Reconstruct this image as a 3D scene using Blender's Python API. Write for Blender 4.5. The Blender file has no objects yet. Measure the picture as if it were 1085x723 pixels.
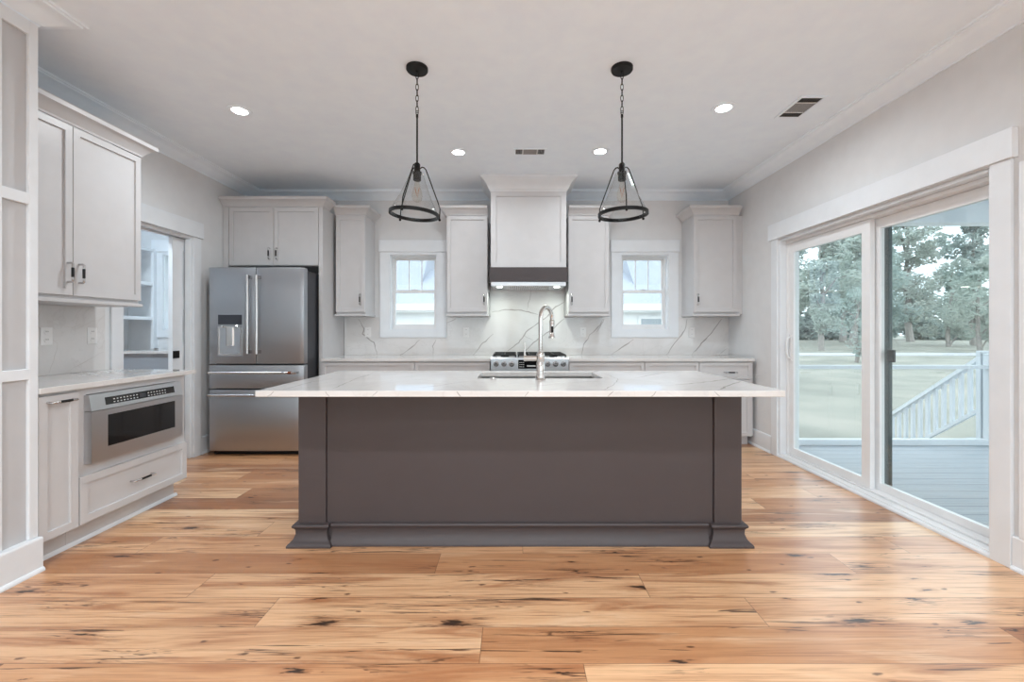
import bpy, bmesh, math, random
from mathutils import Vector, Matrix

# ------------------------------------------------------------------ camera, world, lights
S = bpy.context.scene
COL = S.collection
PI = math.pi
EYE = 1.21            # camera height
CEIL = 2.83           # ceiling height
BACK = 5.02           # back wall
LEFT = -3.05          # left wall of the kitchen
PANEL = -2.41         # panelled wall in front of it
RIGHT = 2.54          # right wall
REAR = -4.2

cam = bpy.data.cameras.new('camera')
cam.sensor_width = 36
cam.lens = 36 * 450 / 1085
cam.shift_x = -1.5 / 1085
cam.shift_y = -11.5 / 1085
cam.clip_end = 400
cam_o = bpy.data.objects.new('camera', cam)
COL.objects.link(cam_o)
cam_o.location = (0, 0, EYE)
cam_o.rotation_euler = (PI / 2, 0, 0)
S.camera = cam_o

S.view_settings.view_transform = 'Standard'
S.view_settings.look = 'None'
S.view_settings.gamma = 1
S.view_settings.use_curve_mapping = False
S.view_settings.exposure = 0.45
S.cycles.max_bounces = 14
S.cycles.diffuse_bounces = 8
S.cycles.glossy_bounces = 6
S.cycles.transparent_max_bounces = 24
S.cycles.sample_clamp_indirect = 6

SKY = 2.4
W = bpy.data.worlds.new('sky')
S.world = W
W.use_nodes = True
nt = W.node_tree
nt.nodes.clear()
o_ = nt.nodes.new('ShaderNodeOutputWorld')
b_ = nt.nodes.new('ShaderNodeBackground')
tc = nt.nodes.new('ShaderNodeTexCoord')
nz = nt.nodes.new('ShaderNodeTexNoise')
nz.inputs['Scale'].default_value = 3.0
nz.inputs['Detail'].default_value = 5
rp = nt.nodes.new('ShaderNodeValToRGB')
rp.color_ramp.elements[0].position = .38
rp.color_ramp.elements[0].color = (.72, .86, 1.0, 1)
rp.color_ramp.elements[1].position = .62
rp.color_ramp.elements[1].color = (.95, .98, 1.0, 1)
nt.links.new(tc.outputs['Generated'], nz.inputs['Vector'])
nt.links.new(nz.outputs['Fac'], rp.inputs['Fac'])
nt.links.new(rp.outputs['Color'], b_.inputs['Color'])
b_.inputs['Strength'].default_value = SKY
nt.links.new(b_.outputs[0], o_.inputs[0])

REAR_W = 16.0        # unseen lamps behind the camera, most of them added fill
LAMP_W = 7.0         # each recessed ceiling lamp
HOOD_W = 1.15
LAMP_COL = (.87, .94, .985)


def lamp(name, loc, watts, size, color=LAMP_COL, spread=165):
    l = bpy.data.lights.new(name, 'AREA')
    l.shape = 'DISK'
    l.size = size
    l.energy = watts
    l.color = color
    l.spread = math.radians(spread)
    o = bpy.data.objects.new(name, l)
    o.location = loc
    COL.objects.link(o)
    return o


def portal(name, loc, rot, sx, sy):
    l = bpy.data.lights.new(name, 'AREA')
    l.shape = 'RECTANGLE'
    l.size, l.size_y = sx, sy
    l.cycles.is_portal = True
    o = bpy.data.objects.new(name, l)
    o.location = loc
    o.rotation_euler = rot
    COL.objects.link(o)


portal('door_daylight', (2.80, 3.16, 1.03), (0, PI / 2, 0), 2.0, 1.9)
portal('side_daylight', (2.80, -1.8, 1.3), (0, PI / 2, 0), 2.5, 3.4)
portal('rear_daylight', (0, REAR - .2, 1.3), (PI / 2, 0, 0), 4.9, 2.5)
for xx in (-1.18, 1.55, -3.80):
    portal('window_daylight', (xx, 5.2, 1.65), (-PI / 2, 0, 0), .6, .95)
# unseen lamps behind the camera: front row inferred from shadow, the rest added fill
for xx in (-1.6, 0.0, 1.6):
    for yy in (0.25, -1.5, -3.2):
        lamp('unseen_ceiling_light', (xx, yy, CEIL - .012), REAR_W, .13)
lamp('pantry_fill_light', (-3.8, 3.4, CEIL - .012), 22, .3, (.80, .92, 1.0))  # added fill that brightens the pantry, no fitting known there

# ------------------------------------------------------------------ helpers
R = random.Random(7)


def lin(r, g, b):
    f = lambda c: c / 12.92 if c <= .04045 else ((c + .055) / 1.055) ** 2.4
    return (f(r / 255), f(g / 255), f(b / 255), 1)


def mat(name, rgb, rough=.5, metal=0.0, spec=.5, coat=0.0, emit=None, strength=0):
    m = bpy.data.materials.new(name)
    m.use_nodes = True
    p = m.node_tree.nodes['Principled BSDF']
    p.inputs['Base Color'].default_value = lin(*rgb)
    p.inputs['Roughness'].default_value = rough
    p.inputs['Metallic'].default_value = metal
    p.inputs['Specular IOR Level'].default_value = spec
    p.inputs['Coat Weight'].default_value = coat
    if emit:
        p.inputs['Emission Color'].default_value = lin(*emit)
        p.inputs['Emission Strength'].default_value = strength
    return m


class N:
    """small node-graph writer"""
    def __init__(s, m):
        s.t = m.node_tree
        s.p = s.t.nodes['Principled BSDF']

    def new(s, kind, **kw):
        n = s.t.nodes.new(kind)
        for k, v in kw.items():
            if k.startswith('_'):
                n.inputs[k[1:]].default_value = v
            else:
                setattr(n, k, v)
        return n

    def put(s, v, sock):
        if isinstance(v, (int, float, tuple)):
            sock.default_value = v
        else:
            s.t.links.new(v, sock)

    def m(s, op, a, b=0.0, c=0.0):
        n = s.t.nodes.new('ShaderNodeMath')
        n.operation = op
        s.put(a, n.inputs[0]); s.put(b, n.inputs[1]); s.put(c, n.inputs[2])
        return n.outputs[0]

    def xyz(s, x, y, z=0.0):
        n = s.t.nodes.new('ShaderNodeCombineXYZ')
        s.put(x, n.inputs[0]); s.put(y, n.inputs[1]); s.put(z, n.inputs[2])
        return n.outputs[0]

    def noise(s, vec, scale=1.0, detail=4.0, rough=.5, dist=0.0):
        n = s.new('ShaderNodeTexNoise', _Scale=scale, _Detail=detail, _Roughness=rough, _Distortion=dist)
        s.put(vec, n.inputs['Vector'])
        return n.outputs['Fac']

    def ramp(s, fac, stops):
        n = s.t.nodes.new('ShaderNodeValToRGB')
        e = n.color_ramp.elements
        while len(e) < len(stops):
            e.new(.5)
        for i, (p, c) in enumerate(stops):
            e[i].position = p
            e[i].color = c
        s.put(fac, n.inputs['Fac'])
        return n.outputs['Color']

    def mix(s, fac, a, b, mode='MIX'):
        n = s.t.nodes.new('ShaderNodeMix')
        n.data_type = 'RGBA'
        n.blend_type = mode
        s.put(fac, n.inputs[0]); s.put(a, n.inputs[6]); s.put(b, n.inputs[7])
        return n.outputs[2]

    def smooth(s, v, lo, hi):
        n = s.t.nodes.new('ShaderNodeMapRange')
        n.interpolation_type = 'SMOOTHSTEP'
        s.put(v, n.inputs[0])
        n.inputs[1].default_value, n.inputs[2].default_value = lo, hi
        return n.outputs[0]

    def pos(s):
        g = s.t.nodes.new('ShaderNodeNewGeometry')
        x = s.t.nodes.new('ShaderNodeSeparateXYZ')
        s.t.links.new(g.outputs['Position'], x.inputs[0])
        return g.outputs['Position'], x.outputs

    def bump(s, h, strength=.2, dist=.002):
        n = s.new('ShaderNodeBump', _Strength=strength, _Distance=dist)
        s.put(h, n.inputs['Height'])
        s.t.links.new(n.outputs[0], s.p.inputs['Normal'])


def paint(name, rgb, rough=.45, spec=.4, var=.02):
    """painted surface with a faint roller texture"""
    m = mat(name, rgb, rough, 0, spec)
    g = N(m)
    p, _ = g.pos()
    n = g.noise(p, 9.0, 3)
    c = lin(*rgb)
    lo = tuple(v * (1 - var) for v in c[:3]) + (1,)
    hi = tuple(min(1, v * (1 + var)) for v in c[:3]) + (1,)
    g.put(g.ramp(n, [(.3, lo), (.7, hi)]), g.p.inputs['Base Color'])
    g.bump(g.noise(p, 240.0, 2), .04, .001)
    return m


def steel(name, rgb, rough=.28, vertical=False, metal=1.0):
    m = mat(name, rgb, rough, metal)
    g = N(m)
    p, (x, y, z) = g.pos()
    v = g.xyz(g.m('MULTIPLY', x, 700.0 if vertical else 4.0), g.m('MULTIPLY', y, 4.0), g.m('MULTIPLY', z, 4.0 if vertical else 700.0))
    n = g.noise(v, 1.0, 2)
    g.put(g.m('MULTIPLY_ADD', n, .10, rough - .05), g.p.inputs['Roughness'])
    return m


def thin_glass(name, tint=(.97, .99, .985, 1), rough=0.0, ior=1.5, gain=1.0):
    m = bpy.data.materials.new(name)
    m.use_nodes = True
    t = m.node_tree
    t.nodes.remove(t.nodes['Principled BSDF'])
    out = [n for n in t.nodes if n.type == 'OUTPUT_MATERIAL'][0]
    tr = t.nodes.new('ShaderNodeBsdfTransparent')
    tr.inputs[0].default_value = tint
    gl = t.nodes.new('ShaderNodeBsdfGlossy')
    gl.inputs['Roughness'].default_value = rough
    lw = t.nodes.new('ShaderNodeLayerWeight')
    lw.inputs['Blend'].default_value = .5
    pw = t.nodes.new('ShaderNodeMath')
    pw.operation = 'POWER'
    pw.inputs[1].default_value = 5
    mu = t.nodes.new('ShaderNodeMath')
    mu.operation = 'MULTIPLY_ADD'
    f0 = ((ior - 1) / (ior + 1)) ** 2 * gain
    mu.inputs[1].default_value = 1 - f0
    mu.inputs[2].default_value = f0
    t.links.new(lw.outputs['Facing'], pw.inputs[0])
    mx = t.nodes.new('ShaderNodeMixShader')
    t.links.new(pw.outputs[0], mu.inputs[0])
    t.links.new(mu.outputs[0], mx.inputs[0])
    t.links.new(tr.outputs[0], mx.inputs[1])
    t.links.new(gl.outputs[0], mx.inputs[2])
    t.links.new(mx.outputs[0], out.inputs[0])
    return m


M = {}
M['ceiling'] = paint('ceiling_paint', (237, 246, 255), .8, .2)
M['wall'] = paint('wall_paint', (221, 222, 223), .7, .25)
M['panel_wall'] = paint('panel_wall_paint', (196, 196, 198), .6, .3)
M['trim'] = paint('trim_paint', (228, 232, 236), .35, .4)
M['cab'] = paint('cabinet_paint', (201, 200, 201), .36, .4)
M['island'] = paint('island_paint', (72, 65, 66), .42, .4)
M['vinyl'] = paint('window_vinyl', (232, 233, 234), .3, .45)
M['steel'] = mat('brushed_steel', (204, 206, 209), .3, 1)
M['fridge'] = mat('fridge_steel', (172, 174, 178), .38, 1)
M['fridge'].node_tree.nodes['Principled BSDF'].inputs['Anisotropic'].default_value = .8
M['fridge_side'] = mat('fridge_side_grey', (70, 72, 78), .35, .6)
M['chrome'] = mat('polished_nickel', (205, 200, 196), .08, 1)
M['nickel'] = mat('satin_nickel', (200, 198, 197), .22, 1)
M['copper'] = mat('copper_ring', (150, 92, 66), .25, 1)
M['black'] = mat('black_metal', (7, 7, 8), .5, 0, .3)
M['grip'] = mat('black_grip', (18, 18, 19), .3, .2)
M['black_gloss'] = mat('black_glass', (12, 12, 14), .06, 0, .6)
M['iron'] = mat('cast_iron', (26, 26, 27), .6, .2)
M['dark'] = mat('dark_void', (30, 30, 32), .8)
M['plate'] = paint('outlet_plastic', (232, 231, 230), .3, .5)
M['slot'] = mat('outlet_slot', (70, 68, 68), .6)
M['lens'] = mat('lamp_lens', (255, 250, 240), .4, emit=(255, 250, 242), strength=22)
M['hoodlens'] = mat('hood_lens', (255, 255, 245), .4, emit=(245, 255, 240), strength=9)
M['bulb'] = thin_glass('bulb_glass', (.97, .95, .92, 1), 0, 1.35, .8)
M['filament'] = mat('filament', (190, 120, 60), .4, .6)
M['shade_glass'] = thin_glass('seeded_glass', (.93, .935, .935, 1), .03, 1.5, 1.5)
M['door_pane'] = thin_glass('door_pane', (.94, .975, .97, 1), 0, 1.5, 2.4)
M['pane'] = thin_glass('window_pane', (.95, .975, .97, 1), 0, 1.5, 1.6)
M['green_edge'] = mat('screen_frame', (62, 78, 78), .4, .2)
M['latch'] = mat('latch_black', (40, 40, 44), .4, .2)
M['sink'] = steel('sink_steel', (170, 168, 166), .3)
M['vein'] = mat('marble_vein', (168, 163, 160), .14)
M['button'] = mat('panel_marks', (190, 190, 190), .5)
M['vent'] = paint('vent_white', (222, 222, 221), .5, .3)
M['vent_blade'] = paint('vent_blade_grey', (150, 149, 149), .5, .3)


def marble():
    m = mat('white_quartz', (226, 224, 222), .035, 0, .5)
    g = N(m)
    p, _ = g.pos()
    n = g.noise(p, 2.2, 6, .6, .8)
    n2 = g.noise(p, 1.1, 5, .55, 2.2)
    thin = g.m('ABSOLUTE', g.m('SUBTRACT', n2, .5))
    line = g.smooth(thin, .0, .012)
    base = g.ramp(n, [(.35, lin(211, 209, 207)), (.65, lin(222, 220, 219))])
    g.put(g.mix(g.m('MULTIPLY', g.m('SUBTRACT', 1.0, line), .22), base, lin(190, 186, 184)), g.p.inputs['Base Color'])
    return m


M['marble'] = marble()


def floor_mat():
    m = mat('hickory_planks', (205, 160, 118), .3, 0, .6, .3)
    m.node_tree.nodes['Principled BSDF'].inputs['Coat Roughness'].default_value = .28
    g = N(m)
    p, (x, y, z) = g.pos()
    Wd, L = .19, 2.1
    v = g.m('DIVIDE', g.m('ADD', y, 20 * Wd - 1.54), Wd)
    row = g.m('FLOOR', v)
    wn = g.new('ShaderNodeTexWhiteNoise', noise_dimensions='1D')
    g.put(row, wn.inputs['W'])
    u = g.m('DIVIDE', g.m('ADD', g.m('ADD', x, 40.0), g.m('MULTIPLY', wn.outputs['Value'], 9.7)), L)
    col = g.m('FLOOR', u)
    wn2 = g.new('ShaderNodeTexWhiteNoise', noise_dimensions='2D')
    g.put(g.xyz(row, col), wn2.inputs['Vector'])
    rnd = wn2.outputs['Value']
    off = g.m('MULTIPLY', rnd, 57.0)
    # board tone
    tone = g.ramp(rnd, [(0, lin(140, 90, 58)), (.2, lin(198, 146, 104)), (.5, lin(226, 182, 140)),
                        (.75, lin(208, 156, 114)), (1, lin(236, 200, 160))])
    # slow figure along the board
    fig = g.noise(g.xyz(g.m('ADD', g.m('MULTIPLY', x, .9), off), g.m('MULTIPLY', y, 9.0), off), 1.0, 5, .55, 1.2)
    tone = g.mix(g.smooth(fig, .45, .72), tone, lin(172, 116, 78))
    tone = g.mix(g.m('MULTIPLY', g.smooth(fig, .45, .25), .6), tone, lin(238, 204, 168))
    # fine grain
    gr = g.noise(g.xyz(g.m('ADD', g.m('MULTIPLY', x, 2.5), off), g.m('MULTIPLY', y, 110.0), off), 1.0, 4, .6, .4)
    tone = g.mix(g.m('MULTIPLY', g.smooth(gr, .48, .70), .7), tone, lin(158, 108, 74))
    # knots
    wob = g.noise(g.xyz(g.m('MULTIPLY', x, 14.0), g.m('MULTIPLY', y, 40.0), off), 1.0, 4, .6)
    wob2 = g.noise(g.xyz(g.m('MULTIPLY', x, 5.0), g.m('MULTIPLY', y, 70.0), off), 1.0, 4, .6)
    kx = g.m('ADD', g.m('ADD', g.m('MULTIPLY', x, 1.9), off), g.m('MULTIPLY', wob2, .42))
    ky = g.m('ADD', g.m('ADD', g.m('MULTIPLY', y, 7.0), off), g.m('MULTIPLY', wob, .34))
    vo = g.new('ShaderNodeTexVoronoi', voronoi_dimensions='2D', feature='F1', _Scale=1.0)
    g.put(g.xyz(kx, ky), vo.inputs['Vector'])
    sp = g.t.nodes.new('ShaderNodeSeparateColor')
    g.t.links.new(vo.outputs['Color'], sp.inputs[0])
    size = g.m('MULTIPLY_ADD', g.m('POWER', sp.outputs[0], 3.0), .15, .02)
    kd = g.m('DIVIDE', vo.outputs['Distance'], g.m('MAXIMUM', size, .02))
    knot = g.m('SUBTRACT', 1.0, g.smooth(kd, .35, .95))
    halo = g.m('MULTIPLY', g.m('SUBTRACT', 1.0, g.smooth(kd, .6, 2.6)), .55)
    keep = g.smooth(sp.outputs[1], .40, .44)
    tone = g.mix(g.m('MULTIPLY', halo, keep), tone, lin(160, 104, 66))
    tone = g.mix(g.m('MULTIPLY', knot, g.m('MULTIPLY', keep, .95)), tone, lin(42, 28, 22))
    # splits running out of the knots along the grain
    sy = g.noise(g.xyz(g.m('ADD', g.m('MULTIPLY', x, 2.2), off), g.m('MULTIPLY', y, 46.0), off), 1.0, 3, .55, .8)
    ridge = g.m('SUBTRACT', 1.0, g.smooth(g.m('ABSOLUTE', g.m('SUBTRACT', sy, .5)), .006, .035))
    near = g.m('SUBTRACT', 1.0, g.smooth(vo.outputs['Distance'], .10, .48))
    big = g.smooth(sp.outputs[2], .45, .6)
    tone = g.mix(g.m('MULTIPLY', g.m('MULTIPLY', ridge, near), g.m('MULTIPLY', big, .85)), tone, lin(66, 42, 32))
    # pin knots
    vp = g.new('ShaderNodeTexVoronoi', voronoi_dimensions='2D', feature='F1', _Scale=1.0)
    g.put(g.xyz(g.m('ADD', g.m('ADD', g.m('MULTIPLY', x, 5.0), off), g.m('MULTIPLY', wob, .3)), g.m('ADD', g.m('ADD', g.m('MULTIPLY', y, 13.0), off), g.m('MULTIPLY', wob, .3))), vp.inputs['Vector'])
    sp2 = g.t.nodes.new('ShaderNodeSeparateColor')
    g.t.links.new(vp.outputs['Color'], sp2.inputs[0])
    pin = g.m('MULTIPLY', g.m('SUBTRACT', 1.0, g.smooth(vp.outputs['Distance'], .03, .11)), g.smooth(sp2.outputs[0], .84, .88))
    tone = g.mix(g.m('MULTIPLY', pin, .8), tone, lin(84, 52, 38))
    # long dark checks
    ck = g.noise(g.xyz(g.m('ADD', g.m('MULTIPLY', x, 1.6), off), g.m('MULTIPLY', y, 34.0), off), 1.0, 3, .6, 1.0)
    area = g.noise(g.xyz(g.m('MULTIPLY', x, .8), g.m('MULTIPLY', y, 3.0), off), 1.0, 2)
    chk = g.m('MULTIPLY', g.smooth(ck, .63, .67), g.smooth(area, .48, .56))
    tone = g.mix(g.m('MULTIPLY', chk, .85), tone, lin(70, 46, 34))
    # joints
    fv = g.m('FRACT', v)
    fu = g.m('FRACT', u)
    ev = g.m('MINIMUM', fv, g.m('SUBTRACT', 1.0, fv))
    eu = g.m('MINIMUM', fu, g.m('SUBTRACT', 1.0, fu))
    seam = g.m('MAXIMUM', g.m('SUBTRACT', 1.0, g.smooth(ev, .003, .012)), g.m('SUBTRACT', 1.0, g.smooth(eu, .0003, .0011)))
    tone = g.mix(g.m('MULTIPLY', seam, .6), tone, lin(96, 64, 44))
    g.put(tone, g.p.inputs['Base Color'])
    g.put(g.m('MULTIPLY_ADD', gr, .16, .24), g.p.inputs['Roughness'])
    g.bump(g.m('SUBTRACT', g.m('MULTIPLY', gr, .3), seam), .25, .0012)
    return m


M['floor'] = floor_mat()


def noisy(name, stops, scale=6.0, rough=.8, stretch=(1, 1, 1), detail=5):
    m = mat(name, (128, 128, 128), rough, 0, .2)
    g = N(m)
    p, (x, y, z) = g.pos()
    v = g.xyz(g.m('MULTIPLY', x, stretch[0]), g.m('MULTIPLY', y, stretch[1]), g.m('MULTIPLY', z, stretch[2]))
    g.put(g.ramp(g.noise(v, scale, detail), stops), g.p.inputs['Base Color'])
    return m


M['lawn'] = noisy('lawn', [(.3, lin(126, 126, 118)), (.5, lin(142, 142, 132)), (.7, lin(158, 154, 144))], .5)
M['road'] = noisy('road', [(.3, lin(168, 168, 170)), (.7, lin(184, 184, 186))], .7)
M['bark'] = noisy('bark', [(.3, lin(128, 126, 124)), (.7, lin(164, 158, 152))], 5, stretch=(3, 3, .6))
M['leaf_a'] = noisy('foliage_pale_haze', [(.3, lin(168, 180, 174)), (.7, lin(194, 202, 194))], .8)  # both foliage colours are paled to carry the haze
M['leaf_b'] = noisy('foliage_deep_haze', [(.3, lin(150, 166, 162)), (.7, lin(178, 190, 184))], .8)
for k_ in ('leaf_a', 'leaf_b'):
    t_ = M[k_].node_tree
    pb = t_.nodes['Principled BSDF']
    o2 = [n for n in t_.nodes if n.type == 'OUTPUT_MATERIAL'][0]
    tl = t_.nodes.new('ShaderNodeBsdfTranslucent')
    mx = t_.nodes.new('ShaderNodeMixShader')
    mx.inputs[0].default_value = .5
    t_.links.new(pb.inputs['Base Color'].links[0].from_socket, tl.inputs[0])
    t_.links.new(pb.outputs[0], mx.inputs[1])
    t_.links.new(tl.outputs[0], mx.inputs[2])
    t_.links.new(mx.outputs[0], o2.inputs[0])
M['shingle'] = noisy('roof_shingles', [(.3, lin(140, 148, 160)), (.7, lin(172, 178, 188))], 14, stretch=(1, 3, 3))
M['siding'] = noisy('white_siding', [(.3, lin(226, 228, 230)), (.7, lin(236, 238, 240))], 2)
M['far_glass'] = mat('far_window_glass', (150, 160, 168), .1)


def deck_mat():
    m = mat('deck_boards', (170, 178, 184), .55)
    g = N(m)
    p, (x, y, z) = g.pos()
    f = g.m('FRACT', g.m('DIVIDE', g.m('ADD', y, 30.0), .14))
    e = g.m('MINIMUM', f, g.m('SUBTRACT', 1.0, f))
    seam = g.m('SUBTRACT', 1.0, g.smooth(e, .015, .05))
    gr = g.noise(g.xyz(g.m('MULTIPLY', x, 2.0), g.m('MULTIPLY', y, 60.0), 0.0), 1.0, 3)
    base = g.ramp(gr, [(.3, lin(160, 170, 178)), (.7, lin(180, 188, 194))])
    g.put(g.mix(g.m('MULTIPLY', seam, .6), base, lin(104, 112, 120)), g.p.inputs['Base Color'])
    return m


M['deck'] = deck_mat()

# ---- mesh writers -------------------------------------------------


class MB:
    def __init__(s):
        s.b = bmesh.new()

    def box(s, x0, x1, y0, y1, z0, z1, bev=0.0, mi=0, seg=1):
        b = bmesh.new()
        r = bmesh.ops.create_cube(b, size=1)
        for v in b.verts:
            v.co = Vector((x0 + (v.co.x + .5) * (x1 - x0), y0 + (v.co.y + .5) * (y1 - y0), z0 + (v.co.z + .5) * (z1 - z0)))
        if bev:
            bmesh.ops.bevel(b, geom=list(b.edges), offset=bev, segments=seg, profile=.5, affect='EDGES')
        s.take(b, mi)
        return s

    def take(s, b, mi=0, mtx=None):
        if mtx is not None:
            b.transform(mtx)
        for f in b.faces:
            f.material_index = mi
        me = bpy.data.meshes.new('tmp')
        b.to_mesh(me)
        b.free()
        s.b.from_mesh(me)
        bpy.data.meshes.remove(me)

    def quad(s, pts, mi=0):
        f = s.b.faces.new([s.b.verts.new(p) for p in pts])
        f.material_index = mi
        return s

    def cyl(s, p0, p1, r0, r1=None, n=20, mi=0, caps=True):
        p0, p1 = Vector(p0), Vector(p1)
        r1 = r0 if r1 is None else r1
        d = p1 - p0
        b = bmesh.new()
        bmesh.ops.create_cone(b, cap_ends=caps, segments=n, radius1=r0, radius2=r1, depth=d.length)
        q = Vector((0, 0, 1)).rotation_difference(d.normalized())
        s.take(b, mi, Matrix.Translation((p0 + p1) / 2) @ q.to_matrix().to_4x4())
        return s

    def ball(s, c, r, sc=(1, 1, 1), n=16, mi=0):
        b = bmesh.new()
        bmesh.ops.create_uvsphere(b, u_segments=n, v_segments=max(6, n // 2), radius=r)
        s.take(b, mi, Matrix.Translation(c) @ Matrix.Diagonal((*sc, 1)))
        return s

    def lathe(s, prof, c=(0, 0, 0), n=32, mi=0, close=False):
        """prof: (radius, z) from one end to the other"""
        c = Vector(c)
        rings = []
        for r, z in prof:
            if r < 1e-6:
                rings.append([s.b.verts.new(c + Vector((0, 0, z)))])
            else:
                rings.append([s.b.verts.new(c + Vector((r * math.cos(2 * PI * k / n), r * math.sin(2 * PI * k / n), z))) for k in range(n)])
        pairs = list(zip(rings, rings[1:]))
        if close:
            pairs.append((rings[-1], rings[0]))
        for a, b in pairs:
            for k in range(n):
                k2 = (k + 1) % n
                if len(a) == 1 and len(b) == 1:
                    continue
                if len(a) == 1:
                    f = s.b.faces.new((a[0], b[k], b[k2]))
                elif len(b) == 1:
                    f = s.b.faces.new((a[k], a[k2], b[0]))
                else:
                    f = s.b.faces.new((a[k], a[k2], b[k2], b[k]))
                f.material_index = mi
        return s

    def tube(s, pts, r, n=10, mi=0, closed=False, radii=None, mis=None):
        P = [Vector(p) for p in pts]
        L = len(P)
        rings = []
        t0 = (P[1] - P[0]).normalized()
        up = Vector((0, 0, 1)) if abs(t0.z) < .9 else Vector((1, 0, 0))
        nrm = (up - t0 * up.dot(t0)).normalized()
        for i in range(L):
            if closed:
                t = (P[(i + 1) % L] - P[i - 1]).normalized()
            else:
                t = (P[min(i + 1, L - 1)] - P[max(i - 1, 0)]).normalized()
            nrm = (nrm - t * nrm.dot(t)).normalized()
            bi = t.cross(nrm)
            rr = radii[i] if radii else r
            # widen at corners so the tube keeps its thickness
            if 0 < i < L - 1 and not closed:
                c = (P[i] - P[i - 1]).normalized().dot((P[i + 1] - P[i]).normalized())
                rr = rr / max(.6, math.sqrt(max(0, (1 + c) / 2)))
            rings.append([s.b.verts.new(P[i] + nrm * (rr * math.cos(2 * PI * k / n)) + bi * (rr * math.sin(2 * PI * k / n))) for k in range(n)])
        idx = list(range(L - 1)) + ([L - 1] if closed else [])
        for i in idx:
            a, b = rings[i], rings[(i + 1) % L]
            for k in range(n):
                f = s.b.faces.new((a[k], a[(k + 1) % n], b[(k + 1) % n], b[k]))
                f.material_index = mis[i] if mis else mi
        if not closed:
            s.b.faces.new(list(reversed(rings[0]))).material_index = mi
            s.b.faces.new(rings[-1]).material_index = mi
        return s

    def prism(s, poly, axis, a, b, mi=0):
        """extrude a 2-D polygon; axis 'x': poly in (y,z); 'y': (x,z); 'z': (x,y)"""
        def pt(p, t):
            return {'x': (t, p[0], p[1]), 'y': (p[0], t, p[1]), 'z': (p[0], p[1], t)}[axis]
        A = [s.b.verts.new(pt(p, a)) for p in poly]
        B = [s.b.verts.new(pt(p, b)) for p in poly]
        fs = [s.b.faces.new(A), s.b.faces.new(list(reversed(B)))]
        n = len(poly)
        for i in range(n):
            fs.append(s.b.faces.new((A[i], B[i], B[(i + 1) % n], A[(i + 1) % n])))
        for f in fs:
            f.material_index = mi
        return s

    def sweep(s, path, prof, mi=0, closed=False):
        """sweep a closed profile (offset to the right of travel, z) along an XY path with mitres"""
        P = [Vector((p[0], p[1])) for p in path]
        L = len(P)
        rings = []
        for i in range(L):
            d1 = (P[i] - P[i - 1]).normalized() if (i > 0 or closed) else None
            d2 = (P[(i + 1) % L] - P[i]).normalized() if (i < L - 1 or closed) else None
            d1 = d1 or d2
            d2 = d2 or d1
            n1, n2 = Vector((d1.y, -d1.x)), Vector((d2.y, -d2.x))
            mv = n1 + n2
            mv = mv / max(.2, (1 + n1.dot(n2)))
            rings.append([s.b.verts.new((P[i].x + mv.x * o, P[i].y + mv.y * o, z)) for o, z in prof])
        n = len(prof)
        for i in range(L if closed else L - 1):
            a, b = rings[i], rings[(i + 1) % L]
            for k in range(n):
                s.b.faces.new((a[k], a[(k + 1) % n], b[(k + 1) % n], b[k])).material_index = mi
        if not closed:
            s.b.faces.new(list(reversed(rings[0]))).material_index = mi
            s.b.faces.new(rings[-1]).material_index = mi
        return s

    def slab(s, us, vs, holes, w0, w1, mp, mi=0):
        """slab of thickness w0..w1 over the (u,v) rectangle with rectangular holes, one connected mesh.
        mp(u,v,w) -> xyz ; us, vs = (min,max); holes = [(u0,u1,v0,v1)]"""
        U = sorted({us[0], us[1], *[h[0] for h in holes], *[h[1] for h in holes]})
        V = sorted({vs[0], vs[1], *[h[2] for h in holes], *[h[3] for h in holes]})
        U = [u for u in U if us[0] - 1e-6 <= u <= us[1] + 1e-6]
        V = [v for v in V if vs[0] - 1e-6 <= v <= vs[1] + 1e-6]
        solid = {}
        for i in range(len(U) - 1):
            for j in range(len(V) - 1):
                cu, cv = (U[i] + U[i + 1]) / 2, (V[j] + V[j + 1]) / 2
                solid[i, j] = not any(h[0] < cu < h[1] and h[2] < cv < h[3] for h in holes)
        vt = {}

        def vert(i, j, k):
            if (i, j, k) not in vt:
                vt[i, j, k] = s.b.verts.new(mp(U[i], V[j], (w0, w1)[k]))
            return vt[i, j, k]
        for (i, j), ok in solid.items():
            if not ok:
                continue
            q = [(i, j), (i + 1, j), (i + 1, j + 1), (i, j + 1)]
            s.b.faces.new([vert(a, b, 0) for a, b in q]).material_index = mi
            s.b.faces.new([vert(a, b, 1) for a, b in reversed(q)]).material_index = mi
            for (a, b), (di, dj) in zip(zip(q, q[1:] + q[:1]), [(0, -1), (1, 0), (0, 1), (-1, 0)]):
                if not solid.get((i + di, j + dj), False):
                    s.b.faces.new((vert(*b, 0), vert(*a, 0), vert(*a, 1), vert(*b, 1))).material_index = mi
        return s

    def build(s, name, m, parent=None, smooth=None, weld=False, recalc=True, **props):
        if weld:
            bmesh.ops.remove_doubles(s.b, verts=s.b.verts, dist=1e-5)
        if recalc:
            bmesh.ops.recalc_face_normals(s.b, faces=s.b.faces)
        me = bpy.data.meshes.new(name)
        s.b.to_mesh(me)
        s.b.free()
        for mm in (m if isinstance(m, (list, tuple)) else [m]):
            me.materials.append(mm)
        if smooth:
            me.polygons.foreach_set('use_smooth', [True] * len(me.polygons))
            me.set_sharp_from_angle(angle=math.radians(smooth))
        o = bpy.data.objects.new(name, me)
        COL.objects.link(o)
        if parent:
            o.parent = parent
        for k, v in props.items():
            o[k] = v
        return o


def tag(o, label=None, cat=None, group=None, kind=None):
    for k, v in (('label', label), ('category', cat), ('group', group), ('kind', kind)):
        if v:
            o[k] = v
    return o


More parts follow.
